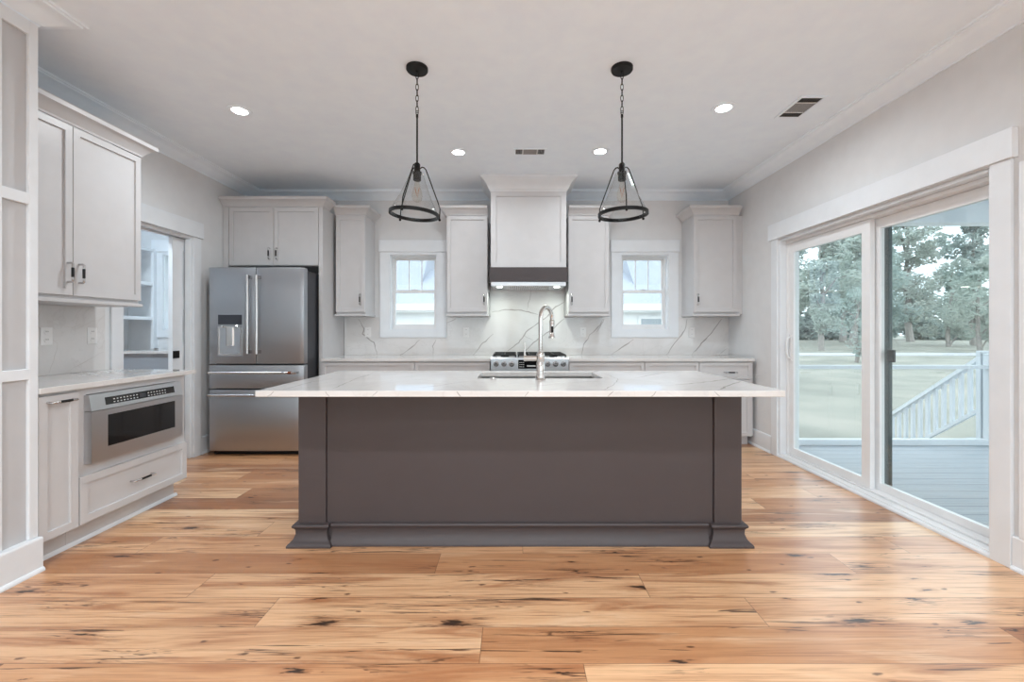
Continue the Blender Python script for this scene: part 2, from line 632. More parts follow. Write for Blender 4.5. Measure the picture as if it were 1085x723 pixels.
def empty(name, loc, label=None, cat=None, group=None, kind=None, rz=0):
    o = bpy.data.objects.new(name, None)
    COL.objects.link(o)
    o.empty_display_size = .1
    o.location = loc
    o.rotation_euler = (0, 0, rz)
    return tag(o, label, cat, group, kind)


def copy_tree(o, parent=None):
    c = o.copy()
    COL.objects.link(c)
    c.parent = parent
    for ch in list(o.children):
        copy_tree(ch, c)
    return c


def shaker(mb, x0, x1, z0, z1, y=0.0, t=.02, stile=.057, deep=.012, mi=0):
    """framed door front facing -Y, its back at y and its face at y-t; one connected mesh"""
    b = bmesh.new()
    bmesh.ops.create_cube(b, size=1)
    for v in b.verts:
        v.co = Vector((x0 + (v.co.x + .5) * (x1 - x0), y - t + (v.co.y + .5) * t, z0 + (v.co.z + .5) * (z1 - z0)))
    b.faces.ensure_lookup_table()
    fr = [f for f in b.faces if f.normal.y < -.9]
    if not fr:
        b.normal_update()
        fr = [f for f in b.faces if f.normal.y < -.9]
    r = bmesh.ops.inset_region(b, faces=fr, thickness=.0016, depth=0)
    for v in fr[0].verts:
        v.co.y -= .0008
    bmesh.ops.inset_region(b, faces=fr, thickness=stile, depth=0)
    bmesh.ops.inset_region(b, faces=fr, thickness=.0015, depth=0)
    for v in fr[0].verts:
        v.co.y += deep
    mb.take(b, mi)
    return mb


def pull(door, c, length, vertical=True, out=.032, r=.0055, facing=0):
    """nickel bar pull with a black grip, standing off a front that faces -Y at c"""
    x, y, z = c
    h = length / 2
    def P(a, o):
        return (x, y - o, z + a) if vertical else (x + a, y - o, z)
    pts = [P(-h, 0), P(-h, out * .8), P(-h + .004, out), P(-h * .52, out), P(-h * .5, out), P(h * .5, out), P(h * .52, out), P(h - .004, out), P(h, out * .8), P(h, 0)]
    rad = [r * 1.1, r * 1.1, r, r, r * 1.35, r * 1.35, r, r, r * 1.1, r * 1.1]
    mis = [0, 0, 0, 0, 1, 0, 0, 0, 0]
    return MB().tube(pts, r, 10, radii=rad, mis=mis).build('handle', [M['nickel'], M['grip']], door, smooth=40, label='nickel bar pull with black grip')


def structure(name, mb, m, **kw):
    return tag(mb.build(name, m, **kw), kind='structure')


# ------------------------------------------------------------------ room shell
structure('floor', MB().box(-4.75, RIGHT + .2, REAR - .15, BACK + .15, -.06, 0), M['floor'])
structure('ceiling', MB().box(-4.75, RIGHT + .2, REAR - .15, BACK + .15, CEIL, CEIL + .1), M['ceiling'])

WZ0, WZ1 = 1.21, 2.10
WIN = [(-1.46, -.903), (1.27, 1.83)]
PAN_WIN = (-4.13, -3.573)
structure('wall_back', MB().slab((-4.7, RIGHT + .17), (0, CEIL), [(a, b, WZ0, WZ1) for a, b in WIN + [PAN_WIN]], BACK, BACK + .15,
          lambda u, v, w: (u, w, v)), M['wall'])
DY0, DY1, DZ = 2.25, 4.065, 2.075
structure('wall_right', MB().slab((REAR, BACK), (0, CEIL), [(DY0, DY1, -1, DZ), (-3.4, -.2, .1, 2.5)], RIGHT, RIGHT + .17, lambda u, v, w: (w, u, v)), M['wall'])
PY0, PY1, PZ = 3.30, 4.03, 2.10
structure('wall_left', MB().slab((2.14, BACK), (0, CEIL), [(PY0, PY1, -1, PZ)], LEFT - .15, LEFT, lambda u, v, w: (w, u, v)), M['wall'])
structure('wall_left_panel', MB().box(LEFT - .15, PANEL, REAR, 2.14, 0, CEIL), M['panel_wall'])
structure('wall_rear', MB().slab((LEFT, RIGHT + .17), (0, CEIL), [(-2.28, -.1, .1, 2.5), (.1, 2.4, .1, 2.5)], REAR - .15, REAR, lambda u, v, w: (u, w, v)), M['wall'])
structure('wall_pantry_left', MB().box(-4.7, -4.55, 2.0, BACK, 0, CEIL), M['wall'])
structure('wall_pantry_front', MB().box(-4.55, LEFT - .15, 2.0, 2.14, 0, CEIL), M['wall'])

# crown where walls meet ceiling
cp = [(0, CEIL - .088), (.010, CEIL - .088), (.013, CEIL - .078), (.022, CEIL - .074), (.040, CEIL - .062), (.070, CEIL - .040),
      (.096, CEIL - .024), (.118, CEIL - .018), (.122, CEIL - .010), (.134, CEIL - .009), (.138, CEIL)]
cp.append((0, CEIL))
structure('trim_1', MB().sweep([(PANEL, REAR), (PANEL, 2.14), (LEFT, 2.14), (LEFT, BACK), (RIGHT, BACK), (RIGHT, REAR)], cp), M['ceiling'], smooth=30)

bp = [(0, 0), (.028, 0), (.028, .008), (.022, .018), (.016, .021), (.016, .162), (.012, .17), (0, .17)]
structure('baseboard_left', MB().sweep([(PANEL, REAR), (PANEL, 2.1405)], [(o_ + (.024 if o_ else 0), z_) for o_, z_ in bp]), M['trim'])
structure('baseboard_left_kitchen', MB().sweep([(LEFT, 4.125), (LEFT, BACK)], bp), M['trim'])
structure('baseboard_right', MB().sweep([(RIGHT, BACK), (RIGHT, 4.165)], bp), M['trim'])
structure('baseboard_right_front', MB().sweep([(RIGHT, 2.15), (RIGHT, REAR)], bp), M['trim'])

# boards and battens of the panelled wall
t = MB()
for yb, wb in [(2.098, .041)] + [(1.923 - .175 * k, .065) for k in range(6)]:
    t.box(PANEL, PANEL + .018, yb, yb + wb, .171, 2.741, .002)
structure('trim_2', t, M['trim'])
t = MB()
for z0, z1 in ((.965, 1.018), (1.832, 1.888), (2.672, 2.741)):
    t.box(PANEL + .0005, PANEL + .0172, 1.0, 2.139, z0, z1, .002)
structure('trim_3', t, M['trim'])
# board beside the sliding door
structure('trim_4', MB().box(RIGHT - .016, RIGHT, 1.98, 2.122, .171, 2.05, .002), M['trim'])


def glazing(root, x0, x1, z0, z1, y, name='pane'):
    return MB().box(x0, x1, y - .002, y + .002, z0, z1).build(name, M['pane'], root)


def frame_mb(x0, x1, z0, z1, y0, y1, l, r, b, t_):
    return MB().slab((x0, x1), (z0, z1), [(x0 + l, x1 - r, z0 + b, z1 - t_)], y0, y1, lambda u, v, w: (u, w, v))


def window(name, x0, x1, casing=True):
    root = empty(name, ((x0 + x1) / 2, BACK, WZ0), kind='structure')
    cx, cz = (x0 + x1) / 2, WZ0
    w = (x1 - x0) / 2
    h = WZ1 - WZ0
    F = BACK
    def loc(o):
        return o
    y = .0
    # casing boards on the wall face (local coordinates)
    MB().slab((-w - .128 + .015, w + .113), (-.085, h + .03), [(-w, w, 0, h)], -.02, -.0005, lambda u, v, q: (u, q, v)).build('casing', M['trim'], root)
    MB().box(-w - .125, w + .125, -.032, -.0005, h + .031, h + .17, .002).build('head_board', M['trim'], root)
    frame_mb(-w, w, 0, h, .0, .14, .012, .012, .012, .012).build('jamb', M['trim'], root)
    frame_mb(-w + .0125, w - .0125, .0125, h - .0125, .065, .135, .014, .014, .018, .016).build('window_frame', M['vinyl'], root)
    mz = .463
    up = frame_mb(-w + .027, w - .027, mz - .014, h - .029, .10, .125, .022, .022, .035, .020).build('upper_sash', M['vinyl'], root)
    lo = frame_mb(-w + .027, w - .027, .031, mz + .018, .072, .097, .022, .022, .037, .036).build('lower_sash', M['vinyl'], root)
    glazing(up, -w + .049, w - .049, mz + .021, h - .049, .112)
    glazing(lo, -w + .049, w - .049, .068, mz - .018, .085)
    gw = 2 * w - .098
    for k in (1, 2):
        xx = -w + .049 + gw * k / 3
        MB().box(xx - .006, xx + .006, .106, .119, mz + .0215, h - .0495).build('muntin', M['vinyl'], up)
    MB().box(-.03, .03, .060, .0718, mz + .0185, mz + .028, .003).build('sash_lock', M['vinyl'], lo)
    return root


window('window_1', *WIN[0])
window('window_2', *WIN[1])
window('window_3', *PAN_WIN)

# unseen rear windows, added and enlarged to bring in more daylight
for nm, x0, x1 in (('window_added_4', -2.28, -.1), ('window_added_5', .1, 2.4)):
    r_ = empty(nm, (0, 0, 0), kind='structure')
    frame_mb(x0, x1, .1, 2.5, REAR - .1, REAR - .04, .06, .06, .06, .06).build('window_frame', M['vinyl'], r_)
    MB().box(x0 + .06, x1 - .06, REAR - .075, REAR - .07, .16, 2.44).build('pane', M['pane'], r_)

r_ = empty('window_added_6', (0, 0, 0), kind='structure')  # unseen side window, added for more daylight on the ceiling
MB().slab((-3.4, -.2), (.1, 2.5), [(-3.34, -1.84, .16, 2.44), (-1.76, -.26, .16, 2.44)], RIGHT + .05, RIGHT + .11, lambda u, v, w: (w, u, v)).build('window_frame', M['vinyl'], r_)
for y0 in (-3.34, -1.76):
    MB().box(RIGHT + .075, RIGHT + .08, y0, y0 + 1.5, .16, 2.44).build('pane', M['pane'], r_)

# ---- pocket door to the pantry
d2 = empty('door_2', (LEFT, (PY0 + PY1) / 2, 0), kind='structure')
lx = lambda x: x - LEFT
ly = lambda y: y - (PY0 + PY1) / 2
def bx(x0, x1, y0, y1, z0, z1, bev=.0015):
    return MB().box(lx(x0), lx(x1), ly(y0), ly(y1), z0, z1, bev)
bx(LEFT + .0005, LEFT + .02, 3.205, 3.298, 0, 2.095).build('casing', M['trim'], d2)
bx(LEFT + .0005, LEFT + .02, 4.032, 4.125, 0, 2.095).build('casing', M['trim'], d2)
bx(LEFT + .0005, LEFT + .032, 3.185, 4.145, 2.096, 2.245).build('head_board', M['trim'], d2)
bx(LEFT - .15, LEFT - .105, 4.0, 4.029, .001, 2.07).build('jamb', M['trim'], d2)
bx(LEFT - .045, LEFT, 4.0, 4.029, .001, 2.07).build('jamb', M['trim'], d2)
bx(LEFT - .15, LEFT, 3.301, 3.325, .001, 2.07).build('jamb', M['trim'], d2)
bx(LEFT - .15, LEFT - .105, 3.301, 4.029, 2.071, 2.099).build('head_jamb', M['trim'], d2)
bx(LEFT - .045, LEFT, 3.301, 4.029, 2.071, 2.099).build('head_jamb', M['trim'], d2)
bx(LEFT - .10, LEFT - .05, 3.301, 4.029, 2.085, 2.099).build('track', M['steel'], d2)
# leaf, mostly slid into its pocket; only the lead stile and a strip of its panels show
leaf = MB().slab((3.87, 4.62), (.012, 2.065), [(3.985, 4.505, .25, .96), (3.985, 4.505, 1.08, 1.40), (3.985, 4.505, 1.52, 1.95)],
                 LEFT - .095, LEFT - .057, lambda u, v, w: (lx(w), ly(u), v)).build('door_leaf', M['trim'], d2)
for z0, z1 in ((.25, .96), (1.08, 1.40), (1.52, 1.95)):
    bx(LEFT - .083, LEFT - .069, 3.9855, 4.5045, z0 + .0005, z1 - .0005, 0).build('door_panel', M['trim'], leaf)
MB().box(lx(LEFT - .0565), lx(LEFT - .049), ly(3.872), ly(3.945), .952, 1.02, .002).build('door_pull', M['black'], leaf)

# ---- sliding door on the right
d1 = empty('door_1', (RIGHT, (DY0 + DY1) / 2, 0), kind='structure')
rx = lambda x: x - RIGHT
ry = lambda y: y - (DY0 + DY1) / 2
def bxr(x0, x1, y0, y1, z0, z1, bev=.0015):
    return MB().box(rx(x0), rx(x1), ry(y0), ry(y1), z0, z1, bev)
def fr_x(y0, y1, z0, z1, x0, x1, a, b, c, d):
    return MB().slab((y0, y1), (z0, z1), [(y0 + a, y1 - b, z0 + c, z1 - d)], x0, x1, lambda u, v, w: (rx(w), ry(u), v))
bxr(RIGHT - .02, RIGHT - .0005, 4.066, 4.155, 0, 2.083).build('casing', M['trim'], d1)
bxr(RIGHT - .02, RIGHT - .0005, 2.153, 2.249, 0, 2.083).build('casing', M['trim'], d1)
bxr(RIGHT - .034, RIGHT - .0005, 2.135, 4.185, 2.0835, 2.235).build('head_board', M['trim'], d1)
bxr(RIGHT, RIGHT + .10, 4.045, 4.064, .03, 2.073).build('jamb', M['trim'], d1)
bxr(RIGHT, RIGHT + .10, 2.251, 2.27, .03, 2.073).build('jamb', M['trim'], d1)
bxr(RIGHT, RIGHT + .10, 2.271, 4.044, 2.055, 2.073).build('head_jamb', M['trim'], d1)
MB().prism([(rx(RIGHT - .018), 0), (rx(RIGHT + .0), 0), (rx(RIGHT + .0), .024), (rx(RIGHT - .010), .022), (rx(RIGHT - .018), .012)], 'y', ry(2.251), ry(4.064)).build('shoe_strip', M['trim'], d1)
MB().prism([(rx(RIGHT + .0005), .0005), (rx(RIGHT + .17), .0005), (rx(RIGHT + .17), .018), (rx(RIGHT + .05), .03), (rx(RIGHT + .0005), .03)], 'y', ry(2.251), ry(4.064)).build('door_sill', M['vinyl'], d1)
fr_x(2.2715, 4.0435, .031, 2.053, RIGHT + .06, RIGHT + .17, .014, .014, .012, .024).build('door_frame', M['vinyl'], d1)
# sliding leaf, far half, inner track
sl = fr_x(3.115, 4.029, .045, 2.026, RIGHT + .075, RIGHT + .110, .075, .062, .062, .085).build('door_leaf', M['vinyl'], d1)
MB().box(rx(RIGHT + .090), rx(RIGHT + .094), ry(3.19), ry(3.967), .107, 1.941).build('pane', M['door_pane'], sl)
hp = [(rx(RIGHT + .075), ry(4.0), .94), (rx(RIGHT + .045), ry(4.0), .955), (rx(RIGHT + .035), ry(4.0), .99), (rx(RIGHT + .035), ry(4.0), 1.10), (rx(RIGHT + .045), ry(4.0), 1.135), (rx(RIGHT + .075), ry(4.0), 1.15)]
MB().tube(hp, .009, 10).build('handle', M['vinyl'], sl, smooth=40)
MB().box(rx(RIGHT + .068), rx(RIGHT + .0748), ry(3.985), ry(4.015), .92, 1.17, .002).build('handle_plate', M['vinyl'], sl)
# fixed leaf, near half, outer track
fx = fr_x(2.286, 3.165, .045, 2.026, RIGHT + .125, RIGHT + .16, .062, .075, .05, .075).build('door_leaf', M['vinyl'], d1)
MB().box(rx(RIGHT + .140), rx(RIGHT + .144), ry(2.348), ry(3.09), .095, 1.951).build('pane', M['door_pane'], fx)
# insect screen frame parked outside behind the fixed leaf
sc = fr_x(2.276, 3.13, .045, 2.02, RIGHT + .19, RIGHT + .212, .03, .045, .03, .03).build('screen_frame', M['green_edge'], d1)
MB().box(rx(RIGHT + .172), rx(RIGHT + .1898), ry(3.03), ry(3.088), .98, 1.068, .003).build('screen_latch', M['latch'], sc)

# ------------------------------------------------------------------ outside
structure('lawn', MB().box(-60, 140, -40, 160, -.95, -.7), M['lawn'])
structure('bounce_patio', MB().box(-6, 8, REAR - 7, REAR - .16, -.2, -.06), M['siding'])  # unseen pale slab added to bounce daylight up through the rear windows
structure('road', MB().box(-30, 140, 31.5, 35.0, -.6995, -.66), M['road'])
structure('deck_floor', MB().box(RIGHT + .175, 8.2, -2.5, 4.70, -.11, -.05), M['deck'])
structure('porch_ceiling', MB().box(RIGHT + .175, 8.2, -2.5, 4.80, 2.62, 2.72), M['siding'])
structure('porch_beam', MB().box(RIGHT + .175, 8.2, 4.62, 4.78, 2.38, 2.6195), M['trim'])

pr = empty('porch_railing', (4.2, 4.66, -.05), 'white porch railing with flat top rail along the deck edge', 'railing')
MB().box(-1.25, 1.10, -.03, .035, 0, .066, .004).build('bottom_rail', M['trim'], pr)
MB().box(-1.1495, .9995, -.03, .035, .835, .875, .004).build('top_rail', M['trim'], pr)
for xx in (-1.2, 1.05):
    MB().box(xx - .05, xx + .05, -.045, .05, .0665, 1.0, .004).build('post', M['trim'], pr)

st = empty('stair_railing', (5.24, 4.72, -.05), 'white slanted stair railing with square balusters going down from the deck', 'railing')
SL = -.77
def slant(x0, x1, y0, y1, z0, th):
    return MB().prism([(y0, z0 + SL * y0), (y1, z0 + SL * y1), (y1, z0 + SL * y1 + th), (y0, z0 + SL * y0 + th)], 'x', x0, x1)
slant(-.045, .045, .051, 1.50, .945, .05).build('handrail', M['trim'], st)
slant(-.02, .02, .051, 1.50, .38, .045).build('bottom_rail', M['trim'], st)
MB().box(-.05, .05, -.0, .05, 0.03, 1.03, .004).build('newel_post', M['trim'], st)
MB().box(-.05, .05, 1.50, 1.59, -.65, -.10, .004).build('newel_post', M['trim'], st)
yb = .15
while yb < 1.46:
    z0 = .425 + SL * yb
    MB().box(-.017, .017, yb - .017, yb + .017, z0 - .012, z0 + .53).build('baluster', M['trim'], st)
    yb += .1
ds = MB()
ds.prism([(4.705, -.05), (4.98, -.05), (4.98, -.25), (5.26, -.25), (5.26, -.45), (5.54, -.45), (5.54, -.7), (4.705, -.7)], 'x', 5.3, 6.5)
structure('deck_steps', ds, M['deck'])


def foliage(name, centers, n, size, m, parent, seed):
    rr = random.Random(seed)
    vs, fs = [], []
    for _ in range(n):
        c, rad = rr.choice(centers)
        while True:
            q = Vector((rr.uniform(-1, 1), rr.uniform(-1, 1), rr.uniform(-1, 1)))
            if q.length <= 1:
                break
        q = q.normalized() * (q.length ** .45)
        p = Vector(c) + Vector((q.x * rad[0], q.y * rad[0], q.z * rad[1]))
        a = Vector((rr.gauss(0, 1), rr.gauss(0, 1), rr.gauss(0, 1))).normalized()
        b = a.orthogonal().normalized()
        s_ = size * rr.uniform(.6, 1.3)
        k = len(vs)
        e = a.cross(b) * .22 * s_
        vs += [p - a * s_, p + b * s_ * .5 + e, p + a * s_, p - b * s_ * .5 + e]
        fs.append((k, k + 1, k + 2, k + 3))
    me = bpy.data.meshes.new(name)
    me.from_pydata([tuple(v) for v in vs], [], fs)
    me.materials.append(m)
    o = bpy.data.objects.new(name, me)
    COL.objects.link(o)
    if parent:
        o.parent = parent
    return o


def tree(x, y, h, label, pine, seed, dense=1.0):
    rr = random.Random(seed)
    t = empty('pine_tree' if pine else 'broadleaf_tree', (x, y, -.7), label, 'tree', 'trees across the lawn')
    tr = MB()
    pts, rad = [], []
    bx_, by_ = 0, 0
    for k in range(7):
        f = k / 6
        pts.append((bx_, by_, h * .93 * f))
        rad.append(h * .022 * (1 - .8 * f) + .02)
        bx_ += rr.uniform(-.02, .02) * h
        by_ += rr.uniform(-.02, .02) * h
    tr.tube(pts, .1, 8, radii=rad)
    tr.build('trunk', M['bark'], t, smooth=40)
    cs = []
    lo = .20 if pine else .16
    for k in range(24):
        f = lo + (1 - lo) * k / 23
        wd = h * (.20 if pine else .30) * (1.15 - abs(f - (.62 if pine else .58)) * 1.5)
        a = rr.uniform(0, 2 * PI)
        d = wd * rr.uniform(.2, .95)
        i = min(6, int(f * 6))
        cs.append(((pts[i][0] + d * math.cos(a), pts[i][1] + d * math.sin(a), h * f), (wd * .48, h * (.06 if pine else .08))))
        if k % 4 == 0:
            br = MB().tube([pts[i], (pts[i][0] + d * .6 * math.cos(a), pts[i][1] + d * .6 * math.sin(a), h * f - .1), cs[-1][0]], .05, 6, radii=[h * .009, h * .006, h * .003])
            br.build('branch', M['bark'], t)
    foliage('foliage', cs, int(4200 * dense), h * .021, M['leaf_a'] if seed % 2 else M['leaf_b'], t, seed)
    return t


trees = [
    # x, y, height, pine, label
    (29.0, 40.0, 11.0, True, 'slim pine in front row seen through the sliding leaf of the door'),
    (35.6, 41.0, 8.8, False, 'rounded broadleaf tree in the front row seen through the fixed door pane'),
    (43.4, 39.5, 8.2, False, 'dense low tree above the stair railing'),
    (34.5, 52.5, 14.5, True, 'tall open pine of the second row behind the door mullion'),
    (42.5, 53.5, 15.0, True, 'tallest pine with loose top against the white sky'),
    (47.5, 56.5, 15.5, True, 'pine with crowded crown just past the door mullion'),
    (50.0, 48.8, 9.5, False, 'spreading broadleaf tree of the second row over the stair railing'),
    (57.5, 53.0, 15.5, True, 'tall pine of the second row just before the near door casing'),
    (43.5, 69.0, 20.0, False, 'broad tree at the back whose crown fills the far end of the glass'),
    (53.5, 69.0, 23.0, True, 'big pine of the back row in the middle of the view'),
    (64.5, 69.0, 22.0, True, 'back row pine high beside the near door casing'),
    (20.2, 25.0, 4.2, False, 'small young tree standing alone on the lawn before the road'),
]
for i, (x, y, h, pine, lb) in enumerate(trees):
    tree(x, y, h, lb, pine, 11 + i, 1.0 if i < 11 else .35)
und = []
for k in range(170):
    und.append(((44 + k * .31 + R.uniform(-.5, .5), 84 + R.uniform(-2, 3), .3 + 6.5 * R.random() ** 1.4), (R.uniform(1.6, 2.6), R.uniform(1.2, 2.2))))
tag(foliage('treeline', und, 13000, .6, M['leaf_b'], None, 99), 'low tangled undergrowth closing the gaps beneath the far trees', 'undergrowth', kind='stuff')

# neighbouring house behind the back windows
nh = empty('neighbour_house', (0, 14, -.7), 'white neighbouring house with grey shingle roof beyond the back windows', 'house')
MB().prism([(-.35, 2.74), (3.2, 4.35), (3.2, 4.25), (-.35, 2.62)], 'x', -16, 8.4).build('porch_roof', M['shingle'], nh)
for x0, x1 in ((-16, -3.36), (4.4, 8.4)):
    MB().prism([(1.2, 3.30), (4.6, 6.6), (8.0, 3.3)], 'x', x0, x1).build('roof', M['shingle'], nh)
MB().box(-16, 8.4, -.42, -.352, 2.55, 2.76).build('fascia', M['siding'], nh)
MB().box(-16, 8.4, -.34, 0, 2.50, 2.549).build('soffit', M['siding'], nh)
MB().box(-16, 8.4, .0, 3.0, 0, 2.498).build('wall', M['siding'], nh)
for x0, x1, z0, z1 in ((-4.0, -3.25, 1.2, 2.1), (4.2, 5.0, 1.55, 2.28), (5.35, 6.2, 1.55, 2.28)):
    f = MB().slab((x0 - .1, x1 + .1), (z0 - .1, z1 + .1), [(x0, x1, z0, z1)], -.04, -.001, lambda u, v, w: (u, w, v)).build('window', M['siding'], nh)
    MB().box(x0, x1, -.02, -.012, z0, z1).build('pane', M['far_glass'], f)

# ------------------------------------------------------------------ cabinets
CR = lambda z: [(0, z), (.006, z), (.008, z + .012), (.016, z + .022), (.034, z + .044), (.056, z + .062), (.068, z + .066), (.070, z + .090), (.074, z + .094), (0, z + .094)]


def upper(name, label, loc, rz, w, D, z0, z1, doors, handles, crown=(True, True), rail=True, group='white wall cabinets'):
    """wall cabinet facing -Y (local); doors = [(x0,x1)] ; handles = x positions"""
    c = empty(name, loc, label, 'cabinet', group, rz=rz)
    MB().box(0, w, 0, D, z0, z1, .001).build('carcass', M['cab'], c)
    for (x0, x1), hx in zip(doors, handles):
        d = shaker(MB(), x0, x1, z0 + .022, z1 - .004, -.001).build('door', M['cab'], c)
        if hx is not None:
            pull(d, (hx, -.0218, z0 + .16), .115)
    if rail:
        MB().box(-.008, w + .008, -.028, D, z0 - .022, z0 - .0005, .003).build('light_rail', M['cab'], c)
    path = []
    if crown[0]:
        path.append((0, D))
    path += [(0, -.02), (w, -.02)]
    if crown[1]:
        path.append((w, D))
    MB().sweep(path, CR(z1 + .0005)).build('crown', M['cab'], c, smooth=25)
    return c


UZ0, UZ1 = 1.388, 2.476
UY = 4.71          # carcass front of back uppers
UD = BACK - .002 - UY
# left wall uppers: local x -> +Y
upper('upper_cabinet', 'white two-door wall cabinet above the counter with the drawer microwave', (-2.72, 2.145, 0), PI / 2, .935, -2.72 - LEFT - .002, 1.40, 2.462,
      [(.003, .455), (.460, .932)], [.425, .492], crown=(False, True))
upper('upper_cabinet', 'narrow single-door wall cabinet between refrigerator panel and window', (-1.963, UY, 0), 0, .326, UD, UZ0, UZ1, [(.003, .323)], [.275], crown=(False, True))
upper('upper_cabinet', 'single-door wall cabinet on the window side of the hood, pull by the hood', (-.738, UY, 0), 0, .452, UD, UZ0, UZ1, [(.003, .449)], [.415], crown=(True, False))
upper('upper_cabinet', 'single-door wall cabinet beside the hood with its pull at lower corner facing hood', (.606, UY, 0), 0, .452, UD, UZ0, UZ1, [(.003, .449)], [.037], crown=(False, True))
u4 = upper('upper_cabinet', 'single-door wall cabinet in the corner by the sliding door wall', (1.990, UY, 0), 0, .50, UD, UZ0, UZ1, [(.004, .478)], [.04], crown=(True, False))
MB().box(.5005, .549, .002, .02, UZ0, UZ1).build('filler', M['cab'], u4)

# refrigerator surround: cabinet above, tall end panel, filler
FY = 4.45
sr = empty('refrigerator_cabinet', (-3.045, FY, 0), 'white two-door cabinet and tall end panel framing the refrigerator', 'cabinet')
MB().box(.058, 1.005, .02, BACK - FY - .003, 1.885, 2.498, .001).build('carcass', M['cab'], sr)
for x0, x1, hx in ((.066, .531, .494), (.536, 1.001, .573)):
    d = shaker(MB(), x0, x1, 1.892, 2.494, .019).build('door', M['cab'], sr)
    pull(d, (hx, -.002, 2.01), .115)
MB().box(0, .0575, .0, .02, 0.0, 2.498, .001).build('filler', M['cab'], sr)
MB().box(1.0055, 1.048, .0, BACK - FY - .003, 0, 2.498, .001).build('end_panel', M['cab'], sr)
MB().sweep([(0.0, 0), (1.048, 0), (1.048, .16)], CR(2.4985)).build('crown', M['cab'], sr, smooth=25)


def base(name, label, loc, rz, w, D, fronts, toe=.06, z0=.10, z1=.884, group='white base cabinets', cov=None):
    c = empty(name, loc, label, 'cabinet', group, rz=rz)
    MB().prism([(0, z1), (0, z0), (toe, z0), (toe, 0.001), (D, 0.001), (D, z1)], 'x', 0.0005, w - .0005).build('carcass', M['cab'], c)
    for kind, x0, x1, a, b, h in fronts:
        st_ = .045 if kind == 'drawer' and (b - a) < .2 else .057
        d = shaker(MB(), x0, x1, a, b, -.001, stile=st_).build(kind, M['cab'], c)
        if h:
            pull(d, h[:3], h[3], vertical=h[4])
    return c


BY = 4.44
BD = BACK - .002 - BY
def two(w):
    m_ = w / 2
    return [('drawer', .003, w - .003, .70, .872, (w / 2, -.0218, .772, .13, False)),
            ('door', .003, m_ - .002, .105, .694, (m_ - .04, -.0218, .60, .115, True)), ('door', m_ + .002, w - .003, .105, .694, (m_ + .04, -.0218, .60, .115, True))]
base('base_cabinet', 'base cabinet under the counter next to the refrigerator end panel', (-1.995, BY, 0), 0, .965, BD, two(.965))
base('base_cabinet', 'base cabinet beside the range on its refrigerator side', (-1.029, BY, 0), 0, .785, BD, two(.785))
base('base_cabinet', 'base cabinet beside the range on its sliding door side', (.580, BY, 0), 0, .785, BD, two(.785))
base('base_cabinet', 'base cabinet second from the range towards the sliding door', (1.366, BY, 0), 0, .568, BD, two(.568))
e = base('base_cabinet', 'end base cabinet by the sliding door wall, drawer pull showing', (1.935, BY, 0), 0, .545, BD,
     [('drawer', .003, .542, .70, .872, (.32, -.0218, .772, .13, False)), ('door', .003, .542, .105, .694, (.04, -.0218, .60, .115, True))])
MB().box(.5455, .574, .012, .03, .10, .884).build('filler', M['cab'], e)

# left run: local x -> +Y
LX = -2.42
LD = LX - LEFT - .002
lb = base('base_cabinet', 'narrow base cabinet with pull-out door beside the panelled wall', (LX, 2.1425, 0), PI / 2, .205, LD,
     [('door', .003, .201, .125, .868, (.105, -.0218, .835, .125, False))], toe=.055, z0=.125)
mc = empty('microwave_cabinet', (LX, 2.348, 0), 'white base cabinet holding the drawer microwave, one wide drawer below', 'cabinet', 'white base cabinets', rz=PI / 2)
w = .775
b_ = MB()
b_.slab((0.0005, w), (.125, .884), [(.055, w - .085, .452, .845)], 0, LD, lambda u, v, q: (u, q, v))
b_.build('carcass', M['cab'], mc)
MB().box(.055, w - .085, LD - .02, LD - .001, .452, .845).build('back_panel', M['dark'], mc)
MB().box(.0005, w - .03, .055, LD, .001, .1245).build('toe_kick', M['cab'], mc)
d = shaker(MB(), .004, w - .004, .128, .392, -.001).build('drawer', M['cab'], mc)
pull(d, (w / 2, -.0218, .262), .15, vertical=False)
sm = MB().prism([(.040, .001), (.0545, .001), (.0545, .022), (.050, .021), (.043, .014)], 'x', -.20, w - .012).build('shoe_molding', M['trim'], mc)

# microwave drawer
mw = empty('drawer_microwave', (LX, 2.348 + .055, .455), 'stainless steel drawer microwave with black window and control strip', 'microwave', rz=PI / 2)
ww, hh = .635, .385
MB().box(.004, ww - .004, .0, .48, .004, hh - .004).build('body', M['fridge_side'], mw)
MB().slab((-.012, ww + .012), (0, hh - .092), [(.085, ww - .055, .075, hh - .125)], -.045, -.0005, lambda u, v, q: (u, q, v)).build('drawer_front', M['steel'], mw)
MB().box(.085, ww - .055, -.042, -.03, .075, hh - .125).build('window', M['black_gloss'], mw)
MB().prism([(-.045, hh - .089), (-.0005, hh - .089), (-.0005, hh + .002), (-.030, hh + .002)], 'x', -.012, ww + .012).build('control_panel', M['steel'], mw)
k_ = MB()
ta = math.atan2(.015, .091)
def cpt(u, v, o=.0):
    # point on the slanted control face
    return (u, -.045 + .015 * v / .091 - o, hh - .089 + v)
k_.b.faces.new([k_.b.verts.new(cpt(a, b, .0006)) for a, b in ((.075, .022), (ww - .055, .022), (ww - .055, .066), (.075, .066))])
strip = k_.build('control_strip', M['black_gloss'], mw)
k_ = MB()
for gx in range(17):
    for gz in range(2):
        if gx in (8, 9):
            continue
        u0 = .125 + gx * .022 + (.018 if gx > 9 else 0)
        v0 = .030 + gz * .017
        k_.b.faces.new([k_.b.verts.new(cpt(a, b, .0012)) for a, b in ((u0, v0), (u0 + .011, v0), (u0 + .011, v0 + .006), (u0, v0 + .006))])
k_.build('button', M['button'], strip)
k_ = MB()
k_.b.faces.new([k_.b.verts.new(cpt(a, b, .0012)) for a, b in ((.302, .030), (.350, .030), (.350, .056), (.302, .056))])
